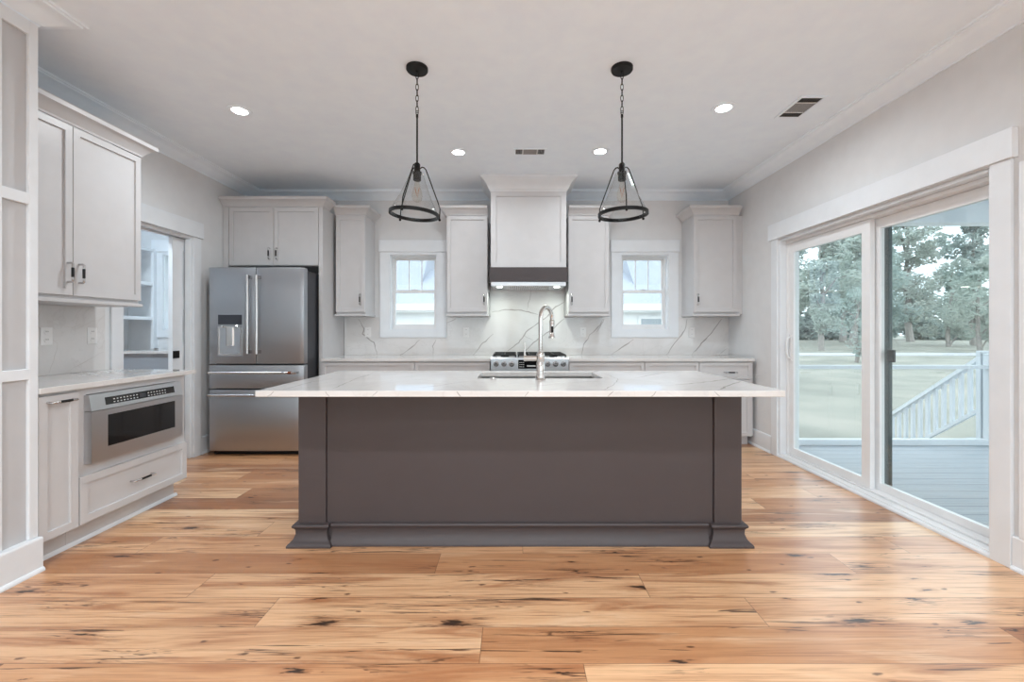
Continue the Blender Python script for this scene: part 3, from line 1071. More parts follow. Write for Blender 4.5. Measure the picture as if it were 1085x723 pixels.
k_.build('display', M['fridge_side'], strip)

# ------------------------------------------------------------------ worktops and backsplash


def px_floor(x, y, z):
    s_ = (y - 350) / (EYE - z)
    return ((x - 544) / s_, 450 / s_)


def px_wall(x, y, d):
    s_ = 450 / d
    return ((x - 544) / s_, EYE - (y - 350) / s_)


def vein(mb, pts, w, place, mi=1, seed=0):
    """thin wandering line inlaid in a slab face; place(u,v) -> xyz"""
    rr = random.Random(seed)
    P = []
    for (a, b) in zip(pts, pts[1:]):
        a, b = Vector(a), Vector(b)
        n = max(2, int((b - a).length / .035))
        for k in range(n):
            P.append(a.lerp(b, k / n))
    P.append(Vector(pts[-1]))
    nn = len(P)
    for i in range(1, nn - 1):
        P[i] = P[i] + Vector((rr.uniform(-.006, .006), rr.uniform(-.006, .006)))
    L, Rr = [], []
    for i in range(nn):
        t_ = (P[min(i + 1, nn - 1)] - P[max(i - 1, 0)]).normalized()
        n_ = Vector((-t_.y, t_.x))
        ww_ = w * rr.uniform(.55, 1.25) * (.35 + .65 * min(1, i / 3, (nn - 1 - i) / 3))
        L.append(mb.b.verts.new(place(*(P[i] + n_ * ww_ / 2))))
        Rr.append(mb.b.verts.new(place(*(P[i] - n_ * ww_ / 2))))
    for i in range(nn - 1):
        mb.b.faces.new((L[i], L[i + 1], Rr[i + 1], Rr[i])).material_index = mi


WT0, WT1 = .885, .915
# back wall splash
g = MB()
SY = BACK - .012
cas = [(a - .116, b + .116, WZ0 - .088, 3) for a, b in WIN]
holes = cas + [(-3, -.275, 1.3625, 3), (.594, 3, 1.3625, 3)]
g.slab((-1.990, RIGHT - .001), (WT1 + .0005, 1.72), holes, SY, BACK - .0008, lambda u, v, w_: (u, w_, v))
VB = [[(379.6, 338), (385.7, 348.3), (384, 354), (396, 363.6), (399.4, 376)], [(445, 360.2), (434.4, 369.7), (423.7, 376.4)],
      [(461.8, 360.2), (458.8, 366.6), (458.8, 376.4)], [(522.7, 354), (509, 366.6), (501.4, 376.4)], [(473.5, 342), (483, 338)],
      [(563, 306), (561, 318), (558, 329)], [(521, 331), (535.4, 328.5), (552.7, 329), (570, 333.5)],
      [(598, 320), (588.7, 325), (579.3, 336.6), (568.3, 343), (557.4, 352.3), (549.5, 363.3), (538, 372)],
      [(598, 338), (584, 350), (568.3, 361), (555, 374)], [(554.2, 355.4), (565, 361)],
      [(638.9, 338), (635.7, 344.5), (624.8, 355.4), (618.5, 364.8), (616, 376.4)], [(671, 360), (648, 376.2)],
      [(728, 338), (726, 350), (706, 376.2)], [(765, 338), (756, 350), (733, 376.2)], [(771, 369), (762, 376.2)], [(640, 338), (632, 352)]]
for i, pl in enumerate(VB):
    vein(g, [px_wall(*p, SY) for p in pl], .012 if i not in (9, 14, 5) else .007, lambda u, v: (u, SY - .0004, v), seed=i)
g.build('marble_backsplash', [M['marble'], M['vein']], None, recalc=True, label='grey-veined marble backsplash along the back wall behind the range', category='backsplash')
# left wall splash
g = MB()
g.box(LEFT + .0008, LEFT + .012, 2.142, 3.16, WT1 + .0005, 1.376)
for i, pl in enumerate([[(2.75, 1.376), (2.70, 1.25), (2.83, 1.12), (2.78, .93)], [(3.14, 1.30), (2.95, 1.22), (2.85, 1.24)], [(2.3, 1.3), (2.55, 1.05), (2.6, .93)], [(3.15, 1.05), (2.9, .93)]]):
    vein(g, pl, .005, lambda u, v: (LEFT + .0124, u, v), seed=40 + i)
M['vein_soft'] = mat('marble_vein_soft', (206, 202, 199), .14)
g.build('marble_backsplash', [M['marble'], M['vein_soft']], None, label='faintly veined marble backsplash between wall cabinet and microwave counter', category='backsplash')


def worktop(name, label, poly, veins, w=.01):
    g = MB()
    b = bmesh.new()
    A = [b.verts.new((x, y, WT0)) for x, y in poly]
    B_ = [b.verts.new((x, y, WT1)) for x, y in poly]
    b.faces.new(A); b.faces.new(B_)
    n = len(poly)
    for i in range(n):
        b.faces.new((A[i], A[(i + 1) % n], B_[(i + 1) % n], B_[i]))
    bmesh.ops.recalc_face_normals(b, faces=b.faces)
    bmesh.ops.bevel(b, geom=[e for e in b.edges], offset=.0022, segments=2, profile=.5, affect='EDGES')
    g.take(b, 0)
    for i, pl in enumerate(veins):
        vein(g, pl, w, lambda u, v: (u, v, WT1 + .0004), seed=70 + i)
    o = g.build(name, [M['marble'], M['vein']], None)
    return tag(o, label, 'countertop', 'veined marble countertops')


worktop('marble_countertop', 'marble countertop on the left wall above the drawer microwave', [(LEFT + .001, 2.142), (-2.385, 2.142), (-2.385, 3.19), (LEFT + .001, 3.19)],
        [[(-2.42, 2.60), (-2.7, 2.75), (-3.0, 2.9)]], .006)
worktop('marble_countertop', 'marble countertop on the back wall between refrigerator and range', [(-1.994, 4.405), (-.236, 4.405), (-.236, BACK - .001), (-1.994, BACK - .001)], [[(-1.6, 4.41), (-1.45, 4.7)]])
worktop('marble_countertop', 'marble countertop on the back wall between range and sliding door wall', [(.575, 4.405), (RIGHT - .03, 4.405), (RIGHT - .03, BACK - .001), (.575, BACK - .001)], [[(.9, 4.41), (1.1, 4.8)], [(2.2, 4.41), (2.3, 4.6)]])

# ------------------------------------------------------------------ island
IX0, IX1 = -1.213, 1.288
IY0, IY1 = 2.395, 3.02
isl = empty('kitchen_island', ((IX0 + IX1) / 2, IY0, 0), 'long dark grey-brown kitchen island with corner posts and moulded base', 'island')
ic = (IX0 + IX1) / 2
a0, a1 = IX0 - ic, IX1 - ic
PW = .158
D_ = IY1 - IY0
MB().slab((a0 + .02, a1 - .02), (.022, D_ - .001), [], 0.0, .8845, lambda u, v, w_: (u, v, w_)).slab((0, 0.0001), (0, .0001), [], 0, .0001, lambda u, v, w_: (a0 + .1 + u, .1 + v, .1 + w_)).b.free()
# hollow body so that the sink bowl has room
body = MB().slab((a0 + .02, a1 - .02), (.022, D_), [(-.40 - ic + .16, .76 - ic, .10, D_ - .03)], 0.0, .8845, lambda u, v, w_: (u, v, w_))
body.build('body', M['island'], isl)
MB().box(a0 + PW, a1 - PW, .012, .0215, .001, .8845).build('back_panel', M['island'], isl)
for x0, x1 in ((a0, a0 + PW - .003), (a1 - PW + .003, a1)):
    MB().box(x0, x1, 0, .15, .001, .8845, .0025).build('corner_post', M['island'], isl)
prof = [(0, 0.001), (.046, 0.001), (.046, .012), (.040, .020), (.030, .026), (.018, .042), (.010, .066), (.011, .088), (.018, .099), (.024, .104), (.026, .112), (.022, .119), (.012, .122), (0, .124)]
for x0, x1 in ((a0, a0 + PW - .003), (a1 - PW + .003, a1)):
    MB().sweep([(x0, .15), (x0, 0), (x1, 0), (x1, .021)] if x0 == a0 else [(x0, .021), (x0, 0), (x1, 0), (x1, .15)], prof).build('post_plinth', M['island'], isl, smooth=35)
MB().sweep([(a0 + PW + .03, .012), (a1 - PW - .03, .012)], [(o * .8, z) for o, z in prof]).build('base_molding', M['island'], isl, smooth=35)
MB().sweep([(a0 + .0195, D_ - .06), (a0 + .0195, .155)], [(o * .8, z) for o, z in prof]).build('base_molding', M['island'], isl, smooth=35)
MB().sweep([(a1 - .0195, .155), (a1 - .0195, D_ - .06)], [(o * .8, z) for o, z in prof]).build('base_molding', M['island'], isl, smooth=35)
# cabinet fronts on the working side
wk = (a1 - a0 - .04) / 4
for k in range(4):
    b2 = bmesh.new()
    mb_ = MB()
    shaker(mb_, a0 + .022 + k * wk, a0 + .018 + (k + 1) * wk, .11, .872, 0)
    mb_.b.transform(Matrix.Translation((0, D_ + .0005, 0)) @ Matrix.Translation((0, 0, 0)) @ Matrix.Scale(-1, 4, (0, 1, 0)))
    mb_.build('door', M['island'], isl)

# island top with the sink cut-out
TX0, TX1, TY0, TY1 = -1.255, 1.322, 2.063, 3.07
SX0, SX1, SYa, SYb = -.225, .552, 2.60, 2.985
g = MB()
g.slab((TX0, TX1), (TY0, TY1), [(SX0, SX1, SYa, SYb)], WT0 + .0005, WT1, lambda u, v, w_: (u, v, w_))
b2 = g.b
bmesh.ops.recalc_face_normals(b2, faces=b2.faces)
ed = [e for e in b2.edges if e.calc_face_angle(0) > 1]
bmesh.ops.bevel(b2, geom=ed, offset=.0025, segments=2, profile=.5, affect='EDGES')
TV = [[(805.8, 398), (775.5, 401.5), (743.7, 405.5), (715, 408)], [(784, 404.5), (772, 408.5), (760, 413.8)], [(503, 403.6), (480, 406.3), (460, 409.5), (435, 411.5)],
      [(394, 396.5), (378, 401), (365, 407), (352, 412)], [(640, 396), (655, 402), (650, 408), (640, 413.8)], [(715, 393.6), (690, 397.5), (672, 401)], [(300, 413), (330, 405), (352, 401.5)],
      [(560, 410), (600, 406), (640, 404)]]
for i, pl in enumerate(TV):
    vein(g, [px_floor(*p, WT1) for p in pl], .012 if i < 2 else .006, lambda u, v: (u, v, WT1 + .0003), seed=110 + i)
# the same veins where they break over the front edge
for i, (xa, xb) in enumerate([(757, 763), (695, 690), (650, 644), (560, 556), (484, 488), (400, 394), (345, 349), (290, 283)]):
    s_ = 450 / TY0
    vein(g, [((xa - 544) / s_, WT1 - .003), ((xb - 544) / s_, WT0 + .003)], .008, lambda u, v: (u, TY0 - .0004, v), seed=140 + i)
it = tag(g.build('marble_countertop', [M['marble'], M['vein']], None, recalc=False), 'large overhanging marble island top with the sink cut into it', 'countertop', 'veined marble countertops')

# sink
sk = empty('kitchen_sink', ((SX0 + SX1) / 2, (SYa + SYb) / 2, WT0), 'undermount stainless steel double sink set in the island top', 'sink')
hx, hy = (SX1 - SX0) / 2, (SYb - SYa) / 2
def bowl(x0, x1):
    t_ = .0025
    b = MB()
    b.slab((x0, x1), (-hy - .004, hy + .004), [(x0 + .012, x1 - .012, -hy + .008, hy - .008)], -.004, 0.0, lambda u, v, w_: (u, v, w_))
    b.slab((x0 + .0095, x1 - .0095), (-hy + .0055, hy - .0055), [(x0 + .012, x1 - .012, -hy + .008, hy - .008)], -.215, -.004, lambda u, v, w_: (u, v, w_))
    b.box(x0 + .0095, x1 - .0095, -hy + .0055, hy - .0055, -.220, -.215)
    return b.build('bowl', M['sink'], sk, weld=True)
b1 = bowl(-hx - .004, .0)
b2_ = bowl(.0005, hx + .004)
for bb, xx in ((b1, -hx / 2), (b2_, hx / 2)):
    MB().lathe([(0, -.2145), (.042, -.2145), (.044, -.212), (.036, -.2105), (.0, -.2125)], (xx, 0, 0), 20).build('drain', M['chrome'], bb, smooth=40)
g = MB()
for k in range(14):
    xx = -hx + .03 + k * .024
    g.cyl((xx, -hy + .03, -.195), (xx, hy - .03, -.195), .002, n=6)
for yy in (-hy + .03, 0, hy - .03):
    g.cyl((-hx + .028, yy, -.198), (-hx + .03 + 13 * .024 + .002, yy, -.198), .003, n=6)
g.build('rinse_grid', M['chrome'], b1)

# faucet
FX, FYy = .161, 2.52
fa = empty('kitchen_faucet', (FX, FYy, WT1), 'tall polished nickel gooseneck faucet with side lever beside the sink', 'faucet')
MB().lathe([(0, .0005), (.031, .0005), (.032, .004), (.029, .009), (.025, .012), (.0245, .05), (.0245, .10), (.0225, .104), (.0225, .112), (.0245, .116), (.0245, .150), (.022, .160), (.016, .168), (0, .168)], n=28).build('body', M['chrome'], fa, smooth=40)
arc = [(0, 0, .165), (0, 0, .26), (0, 0, .368)]
dx, dy = .078, .11
for k in range(1, 13):
    a = PI * k / 12
    f = (1 - math.cos(a)) / 2
    arc.append((dx * f, dy * f, .368 + .066 * math.sin(a)))
arc.append((dx, dy, .355))
MB().tube(arc, .0125, 14).build('spout', M['chrome'], fa, smooth=50)
MB().lathe([(0, .245), (.022, .245), (.0225, .250), (.0165, .262), (.0155, .285), (.0155, .335), (.0168, .342), (.017, .350), (.014, .360), (0, .360)], (dx, dy, 0), 20).build('spray_head', M['chrome'], fa, smooth=40)
MB().box(dx - .007, dx + .007, dy - .0185, dy - .0152, .280, .318, .001).build('spray_button', M['black'], fa)
MB().cyl((-.0235, 0, .128), (-.085, 0, .128), .0165, n=20).cyl((-.085, 0, .128), (-.100, 0, .128), .019, .0175, n=20).build('valve', M['chrome'], fa, smooth=40)
MB().tube([(-.093, 0, .128), (-.094, 0, .155), (-.094, 0, .225)], .006, 10, radii=[.0075, .006, .005]).build('lever', M['chrome'], fa, smooth=40)
ab = MB().lathe([(0, .0005), (.020, .0005), (.021, .004), (.019, .010), (.012, .013), (.0, .0135)], n=20)
o = tag(ab.build('air_switch', M['chrome'], None, smooth=40), 'small round polished nickel air switch button in the island top', 'button')
o.location = (-.12, 2.545, WT1)

# ------------------------------------------------------------------ range and hood
RX0, RX1 = -.232, .568
rg = empty('gas_range', ((RX0 + RX1) / 2, 4.36, 0), 'stainless steel gas range with six knobs and black grates', 'range')
h_ = (RX1 - RX0) / 2
RD = BACK - .014 - 4.36
MB().box(-h_ + .003, h_ - .003, .03, RD, .05, .918, .002).build('body', M['steel'], rg)
MB().prism([(.0, .775), (.0295, .775), (.0295, .930), (.018, .930), (.004, .915)], 'x', -h_ + .001, h_ - .001).build('control_panel', M['steel'], rg)
for xx in (-.345, -.265, -.185, .185, .265, .345):
    kb = MB().cyl((xx, -.001, .862), (xx, -.012, .862), .029, .027, n=24).cyl((xx, -.012, .862), (xx, -.036, .862), .0225, .020, n=24).build('knob', M['nickel'], rg, smooth=40)
    MB().box(xx - .003, xx + .003, -.0375, -.0362, .862, .880).build('knob_mark', M['black'], kb)
dp = MB().box(-.118, .085, -.003, .0, .815, .905, .001).build('display', M['black_gloss'], rg)
k_ = MB()
for gx in range(3):
    for gz in range(3):
        k_.box(-.105 + gx * .018, -.095 + gx * .018, -.0036, -.0031, .830 + gz * .022, .838 + gz * .022)
k_.build('button', M['button'], dp)
MB().box(-.03, .06, -.0036, -.0031, .835, .850).build('clock', M['button'], dp)
od = MB().slab((-h_ + .004, h_ - .004), (.20, .765), [(-.26, .26, .30, .62)], -.012, .029, lambda u, v, w_: (u, w_, v)).build('oven_door', M['steel'], rg)
MB().box(-.26, .26, -.008, .02, .30, .62).build('oven_window', M['black_gloss'], od)
MB().tube([(-.33, -.012, .72), (-.33, -.05, .72), (.33, -.05, .72), (.33, -.012, .72)], .011, 12).build('handle', M['chrome'], od, smooth=40)
MB().box(-h_ + .004, h_ - .004, -.008, .029, .055, .195, .002).build('drawer', M['steel'], rg)
MB().box(-h_ + .004, h_ - .004, .031, RD - .002, .9185, .926, .002).build('cooktop', M['steel'], rg)
for xx in (-.26, 0, .26):
    gm = MB()
    x0, x1 = xx - .122, xx + .122
    z = .957
    for yy in (.07, .20, .33, .46, .585):
        gm.box(x0, x1, yy, yy + .014, z - .014, z, .002)
    for q in (x0, xx - .007, x1 - .014):
        gm.box(q, q + .014, .07, .599, z - .0145, z - .0005, .002)
    for q in (x0, x1 - .014):
        for yy in (.07, .585):
            gm.box(q + .001, q + .013, yy + .001, yy + .013, .9262, z - .01)
    gm.build('grate', M['iron'], rg)
for xx, yy in ((-.26, .19), (-.26, .46), (0, .33), (.26, .19), (.26, .46)):
    MB().lathe([(0, .9262), (.045, .9262), (.045, .934), (.034, .936), (.034, .941), (0, .942)], (xx, yy, 0), 20).build('burner', M['iron'], rg, smooth=40)

HX0, HX1, HY = -.240, .560, 4.50
hd = empty('range_hood', ((HX0 + HX1) / 2, HY, 1.72), 'white panelled range hood with dark grey lower band reaching the ceiling', 'hood')
q = (HX1 - HX0) / 2
Dh = BACK - .002 - HY
MB().box(-q, q, .02, Dh, .156, CEIL - 1.72 - .001, .001).build('chase', M['cab'], hd)
shaker(MB(), -q, q, .156, CEIL - 1.72 - .141, .0195, t=.0195, stile=.08, deep=.012).build('front_panel', M['cab'], hd)
hz = CEIL - 1.72
MB().sweep([(-q, Dh), (-q, .0), (q, .0), (q, Dh)], [(0, hz - .150), (.006, hz - .150), (.010, hz - .138), (.020, hz - .130), (.028, hz - .110), (.046, hz - .075), (.072, hz - .045), (.096, hz - .030), (.104, hz - .026), (.106, hz - .001), (0, hz - .001)]).build('crown', M['trim'], hd, smooth=25)
MB().slab((-q - .014, q + .014), (-.014, Dh), [(-q + .03, q - .03, .04, Dh - .03)], .004, .1555, lambda u, v, w_: (u, v, w_)).build('band', M['island'], hd)
ins = MB().box(-q + .002, q - .002, .006, Dh - .012, -.040, .0035, .002).build('insert', M['steel'], hd)
g = MB()
for k in range(20):
    xx = -.22 + k * .0225
    g.box(xx, xx + .012, .04, Dh - .12, -.048, -.0405, .001)
g.build('baffle_filter', M['chrome'], ins)
for xx in (-.31, .31):
    MB().lathe([(0, -.0408), (.030, -.0408), (.030, -.0465), (0, -.0465)], (xx, .10, 0), 18).build('lamp_lens', M['hoodlens'], ins)
    lamp('hood_lamp_light', ((HX0 + HX1) / 2 + xx, HY + .21, 1.72 - .050), HOOD_W, .06, (.90, 1.0, .91), 160)

# ------------------------------------------------------------------ refrigerator
FRX0, FRX1, FRY = -2.935, -2.020, 4.09
fr = empty('refrigerator', ((FRX0 + FRX1) / 2, FRY, 0), 'stainless steel french door refrigerator with two bottom drawers', 'refrigerator')
q = (FRX1 - FRX0) / 2
MB().box(-q + .012, q - .035, .085, BACK - .03 - FRY, .03, 1.800, .004).build('body', M['fridge_side'], fr)
MB().box(-q + .02, q - .045, .05, .6, .0, .0295).build('base_grille', M['black'], fr)
def door_bulge(x0, x1, z0, z1, bow=.008, round_l=.004, round_r=.004):
    g = MB()
    b = bmesh.new()
    n = 10
    ring = []
    for k in range(n + 1):
        f = k / n
        ring.append((x0 + (x1 - x0) * f, -bow * (1 - (2 * f - 1) ** 2) + .004))
    ring = [(x0, .08)] + ring + [(x1, .08)]
    A = [b.verts.new((x, y, z0)) for x, y in ring]
    B_ = [b.verts.new((x, y, z1)) for x, y in ring]
    b.faces.new(A); b.faces.new(list(reversed(B_)))
    m_ = len(ring)
    for i in range(m_):
        b.faces.new((A[i], B_[i], B_[(i + 1) % m_], A[(i + 1) % m_]))
    bmesh.ops.recalc_face_normals(b, faces=b.faces)
    ed = [e for e in b.edges if e.calc_face_angle(0) > .9]
    bmesh.ops.bevel(b, geom=ed, offset=.005, segments=2, profile=.5, affect='EDGES')
    g.take(b)
    return g
sp_ = -.003
GZ = .885
dl = door_bulge(-q, sp_ - .003, GZ, 1.815).build('door', M['fridge'], fr, smooth=35)
dr = door_bulge(sp_ + .003, q, GZ, 1.815).build('door', M['fridge'], fr, smooth=35)
w1 = door_bulge(-q, q, .648, .872).build('drawer', M['fridge'], fr, smooth=35)
w2 = door_bulge(-q, q, .045, .635).build('drawer', M['fridge'], fr, smooth=35)
def barv(dd, x, z0, z1, flip):
    g = MB()
    g.tube([(x, -.062, z0), (x, -.062, z1)], .0135, 14)
    for zz in (z0 + .018, z1 - .018):
        g.box(x - .010, x + .010, -.060, -.001, zz - .016, zz + .016, .003)
    return g.build('handle', M['nickel'], dd, smooth=40)
barv(dl, sp_ - .044, .985, 1.735, 0)
barv(dr, sp_ + .044, .985, 1.735, 0)
def barh(dd, z, mk):
    g = MB()
    pts = [(-q + .04, -.062, z), (q - .125, -.062, z), (q - .120, -.062, z), (q - .085, -.062, z), (q - .08, -.062, z), (q - .04, -.062, z)]
    g.tube(pts, .0125, 14, mis=[0, 0, 1 if mk else 0, 0, 0], radii=[.0125, .0125, .0135, .0135, .0125, .0125])
    for xx in (-q + .06, q - .06):
        g.box(xx - .016, xx + .016, -.060, .0025, z - .010, z + .010, .003)
    return g.build('handle', [M['nickel'], M['copper']], dd, smooth=40)
barh(w1, .805, True)
barh(w2, .590, False)
# water dispenser in the left door
dsx0, dsx1 = -q + .095, -q + .325
di = MB().box(dsx0 - .006, dsx1 + .006, -.0055, -.001, .955, 1.365, .002).build('dispenser', M['fridge'], dl)
MB().box(dsx0, dsx1, -.0075, -.0056, 1.265, 1.358, .001).build('dispenser_screen', M['fridge_side'], di)
MB().slab((dsx0, dsx1), (.965, 1.245), [(dsx0 + .016, dsx1 - .016, .985, 1.232)], -.011, -.0056, lambda u, v, w_: (u, w_, v)).build('dispenser_frame', M['chrome'], di)
MB().box(dsx0 + .016, dsx1 - .016, -.0065, -.0056, .985, 1.232).build('dispenser_back', M['steel'], di)
g = MB()
g.prism([(-.040, -.0066), (.040, -.0066), (.026, -.016), (-.026, -.016)], 'z', 1.06, 1.232)
o = g.build('paddle', M['chrome'], di)
o.location = ((dsx0 + dsx1) / 2, 0, 0)
for xx in (-.07, .07):
    MB().cyl(((dsx0 + dsx1) / 2 + xx, -.0115, 1.245), ((dsx0 + dsx1) / 2 + xx, -.02, 1.25), .008, n=12).build('nozzle', M['chrome'], di)

# ------------------------------------------------------------------ pantry shelves beyond the pocket door
for i, (z, lb) in enumerate(((2.16, 'top white pantry shelf seen through the pocket door opening'), (1.765, 'middle white pantry shelf between two others in the pantry'), (1.365, 'lowest white pantry shelf above the pantry counter'))):
    o = MB().box(-4.549, -4.21, 2.15, BACK - .03, z - .035, z, .002).build('pantry_shelf', M['trim'], None)
    tag(o, lb, 'shelf', 'pantry shelves')
MB_p = MB().box(-4.23, -4.2, 4.955, BACK - .001, 1.0, 2.16)
tag(MB_p.build('trim_5', M['trim'], None), kind='structure')
pc = empty('pantry_counter', (-4.2, 4.6, 0), 'white pantry counter on cabinets coloured grey-blue for shade beyond the pocket door', 'counter')
MB().box(-.345, .98, -.03, BACK - 4.601, .955, .985, .002).build('countertop', M['marble'], pc)
MB().box(-.345, .98, 0, BACK - 4.601, .0, .9545).build('cabinet_front', paint('pantry_front_shade', (158, 164, 172)), pc)  # shade under the counter is put into this front's colour

# ------------------------------------------------------------------ outlets


def outlet(label, loc, rz):
    t = empty('duplex_outlet', loc, label, 'outlet', 'white duplex outlets', rz=rz)
    MB().box(-.036, .036, -.006, -.0006, -.058, .058, .002).build('cover_plate', M['plate'], t)
    for z in (-.026, .026):
        f = MB().lathe([(0, 0), (.0165, 0), (.0165, .002), (0, .002)], n=18)
        f.b.transform(Matrix.Translation((0, -.006, z)) @ Matrix.Rotation(PI / 2, 4, 'X'))
        fo = f.build('receptacle', M['plate'], t)
        for xx in (-.0055, .0055):
            MB().box(xx - .0013, xx + .0013, -.0088, -.0081, z + .001, z + .009).build('slot', M['slot'], fo)
    return t


outlet('outlet in the left wall marble, the one further along by the doorway casing', (LEFT + .012, 3.06, 1.17), PI / 2)
outlet('outlet in the left wall marble, the one next to the panelled wall', (LEFT + .012, 2.76, 1.17), PI / 2)
for x, lb in ((390, 'outlet on the back marble below the narrow cabinet by the refrigerator'), (494, 'outlet on the back marble between first window and range'),
              (617.7, 'outlet on the back marble between range and second window'), (733, 'outlet on the back marble below the corner cabinet')):
    outlet(lb, (px_wall(x, 352, SY)[0], SY - .0005, 1.185), 0)

# ------------------------------------------------------------------ ceiling fittings
DL = [(-2.017, 3.13, 'recessed ceiling light nearest the left wall cabinets'), (-.50, 3.86, 'recessed ceiling light behind the pendant nearer the refrigerator'),
      (.784, 3.84, 'recessed ceiling light behind the pendant nearer the sliding door'), (1.53, 3.09, 'recessed ceiling light beside the large slanted ceiling vent')]
for x, y, lb in DL:
    t = empty('recessed_light', (x, y, CEIL), lb, 'ceiling light', 'recessed ceiling lights')
    MB().lathe([(.052, -.001), (.052, -.006), (.060, -.009), (.082, -.005), (.084, -.001)], n=36, close=True).build('trim_ring', M['ceiling'], t, smooth=40)
    MB().lathe([(0, -.0012), (.051, -.0012), (.051, -.005), (0, -.006)], n=36).build('lens', M['lens'], t)
    lamp('recessed_light_lamp', (x, y, CEIL - .0105), LAMP_W * (1.35 if abs(x) > 1.2 else .9), .10)


def vent(label, x0, x1, y0, y1, along):
    t = empty('ceiling_vent', ((x0 + x1) / 2, (y0 + y1) / 2, CEIL), label, 'vent', 'ceiling vents')
    a, b = (x1 - x0) / 2, (y1 - y0) / 2
    MB().slab((-a, a), (-b, b), [(-a + .02, a - .02, -b + .02, b - .02)], -.008, -.0008, lambda u, v, w_: (u, v, w_)).build('frame', M['ceiling'], t)
    MB().box(-a + .02, a - .02, -b + .02, b - .02, -.0018, -.001).build('backing', M['dark'], t)
    ia, ib = a - .02, b - .02
    L = ia if along == 'x' else ib
    for q_ in (-L / 2, L / 2):
        if along == 'x':
            MB().box(q_ - .004, q_ + .004, -ib, ib, -.0075, -.002).build('divider', M['vent'], t)
        else:
            MB().box(-ia, ia, q_ - .004, q_ + .004, -.0075, -.002).build('divider', M['vent'], t)
    n = 9
    for part in range(3):
        lo = (-L, -L / 2 + .004, L / 2 + .004)[part]
        hi = (-L / 2 - .004, L / 2 - .004, L)[part]
        W_ = ib if along == 'x' else ia
        cnt = 5 if part != 1 else 9
        for k in range(cnt):
            if part == 1:
                c = -W_ + (k + .5) * 2 * W_ / cnt
                p = [(lo, c - W_ / cnt * .8), (hi, c - W_ / cnt * .8), (hi, c + W_ / cnt * .35), (lo, c + W_ / cnt * .35)]
                zz = (-.0025, -.0025, -.0072, -.0072)
            else:
                c = lo + (k + .5) * (hi - lo) / cnt
                s_ = (hi - lo) / cnt
                sg = (1 if part == 0 else -1) if along == 'x' else -1
                p = [(c - sg * s_ * .35, -W_), (c + sg * s_ * .2, -W_), (c + sg * s_ * .2, W_), (c - sg * s_ * .35, W_)]
                zz = (-.0025, -.0072, -.0072, -.0025)
            if along != 'x':
                p = [(v_, u_) for u_, v_ in p]
            mbv = MB()
            mbv.quad([(u_, v_, z_) for (u_, v_), z_ in zip(p, zz)])
            for (u_, v_), z_ in ():
                pass
            ob = mbv.build('blade', M['vent_blade'], t)
            md = ob.modifiers.new('thickness', 'SOLIDIFY')
            md.thickness = .0008
    return t


vent('small white ceiling vent between the pendants near the range hood', .0, .30, 3.77, 3.92, 'x')
vent('larger white ceiling vent near the sliding door wall', 1.985, 2.175, 2.93, 3.235, 'y')

# pendants


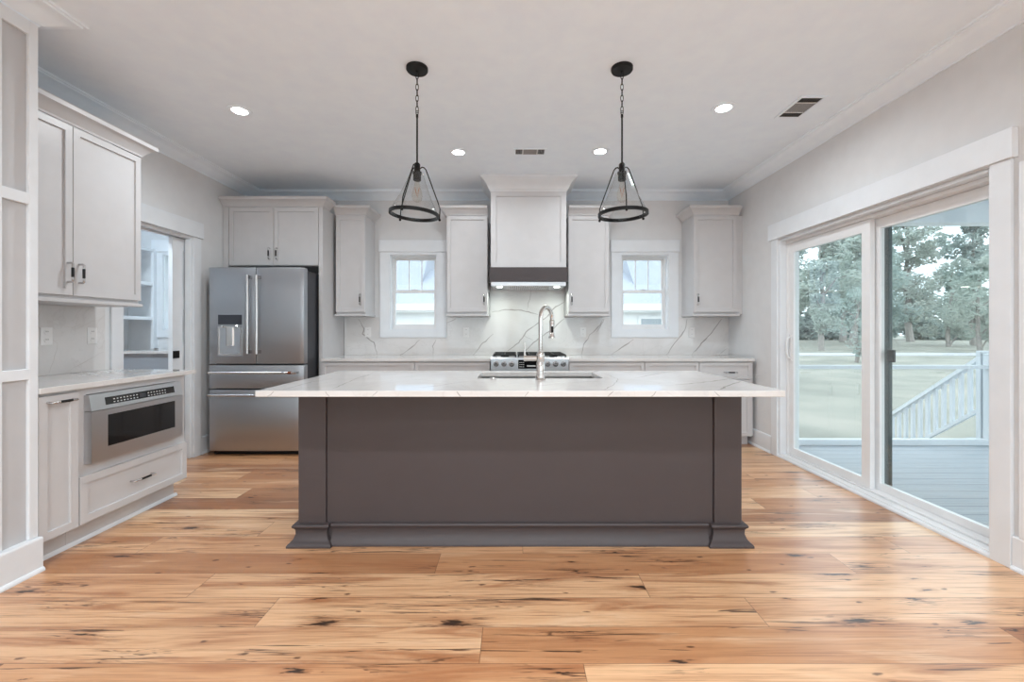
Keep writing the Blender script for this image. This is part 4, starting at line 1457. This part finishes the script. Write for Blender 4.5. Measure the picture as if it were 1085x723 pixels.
def pendant(label, x, y, rot, tilt):
    t = empty('pendant_light', (x, y, CEIL), label, 'pendant light', 'black cone pendants over the island')
    MB().lathe([(0, -.001), (.066, -.001), (.066, -.016), (.062, -.022), (.010, -.024), (.008, -.032), (0, -.032)], n=36).build('canopy', M['black'], t, smooth=40)
    z = -.030
    k = 0
    while z > -.245:
        pts = []
        for j in range(16):
            a = 2 * PI * j / 16
            u, v = .0085 * math.cos(a), .021 * math.sin(a)
            pts.append((u, 0, v - .021) if k % 2 == 0 else (0, u, v - .021))
        b = MB().tube(pts, .0022, 7, closed=True).build('chain_link', M['black'], t, smooth=60)
        b.location = (0, 0, z)
        z -= .0345
        k += 1
    zs = z - .004
    MB().tube([(.008 * math.cos(a), 0, zs - .002 + .012 * math.sin(a)) for a in [2 * PI * j / 14 for j in range(14)]], .002, 7, closed=True).build('stem_loop', M['black'], t, smooth=60)
    MB().lathe([(0, zs - .012), (.0075, zs - .013), (.0075, zs - .03), (.0055, zs - .034), (.0055, -.60), (0, -.60)], n=16).build('stem', M['black'], t, smooth=40)
    TB = -.59
    MB().lathe([(0, TB), (.014, TB), (.019, TB - .008), (.019, TB - .050), (.028, TB - .054), (.028, TB - .066), (.024, TB - .068), (.024, TB - .105), (.021, TB - .108), (0, TB - .108)], n=24).build('socket', M['black'], t, smooth=40)
    Z = Matrix.Translation((0, 0, TB - .04)) @ Matrix.Rotation(tilt, 4, 'Y') @ Matrix.Translation((0, 0, -(TB - .04)))
    RZ = -.905            # ring height
    RR = .146
    g = MB().lathe([(RR - .006, RZ - .010), (RR + .006, RZ - .010), (RR + .006, RZ + .010), (RR - .006, RZ + .010)], n=64, close=True)
    g.b.transform(Z)
    ring = g.build('ring', M['black'], t, smooth=40)
    for j in range(3):
        a = rot + j * 2 * PI / 3
        c, s_ = math.cos(a), math.sin(a)
        P = lambda r, z_: (r * c, r * s_, z_)
        pts = [P(.017, TB - .030), P(.028, TB - .020), P(.040, TB - .020), P(.052, TB - .030), P(.064, TB - .055), P(.148, RZ + .075), P(.155, RZ + .055), P(.156, RZ - .012)]
        g = MB().tube(pts, .0036, 8).ball(P(.157, RZ - .014), .0085, n=12).cyl(P(.148, RZ - .006), P(.160, RZ - .006), .0035, n=8)
        g.b.transform(Z)
        g.build('rod', M['black'], ring, smooth=50)
    prof_ = [(.036, TB - .060), (.040, TB - .062), (.046, TB - .078), (.060, TB - .120), (.100, TB - .215), (.135, RZ + .03), (.139, RZ - .004)]
    g = MB().lathe(prof_, n=48)
    g.b.transform(Z)
    g.build('glass_shade', M['shade_glass'], t, smooth=60)
    bl = MB().lathe([(.013, TB - .108), (.014, TB - .125), (.022, TB - .155), (.031, TB - .185), (.032, TB - .205), (.026, TB - .228), (.012, TB - .240), (0, TB - .242)], n=24).build('bulb', M['bulb'], t, smooth=60)
    fp = []
    for j in range(25):
        a = j * PI * .5
        fp.append((.013 * math.cos(a), .013 * math.sin(a), TB - .150 - (.058 if j % 2 else 0)))
    MB().tube(fp[:9], .0009, 5).build('filament', M['filament'], bl)
    return t


pendant('black cone pendant with glass shade over the refrigerator end of the island', -.594, 2.62, math.radians(17), math.radians(3.8))
pendant('black cone pendant with glass shade over the sliding door end of the island', .670, 2.62, math.radians(-97), math.radians(-1.2))
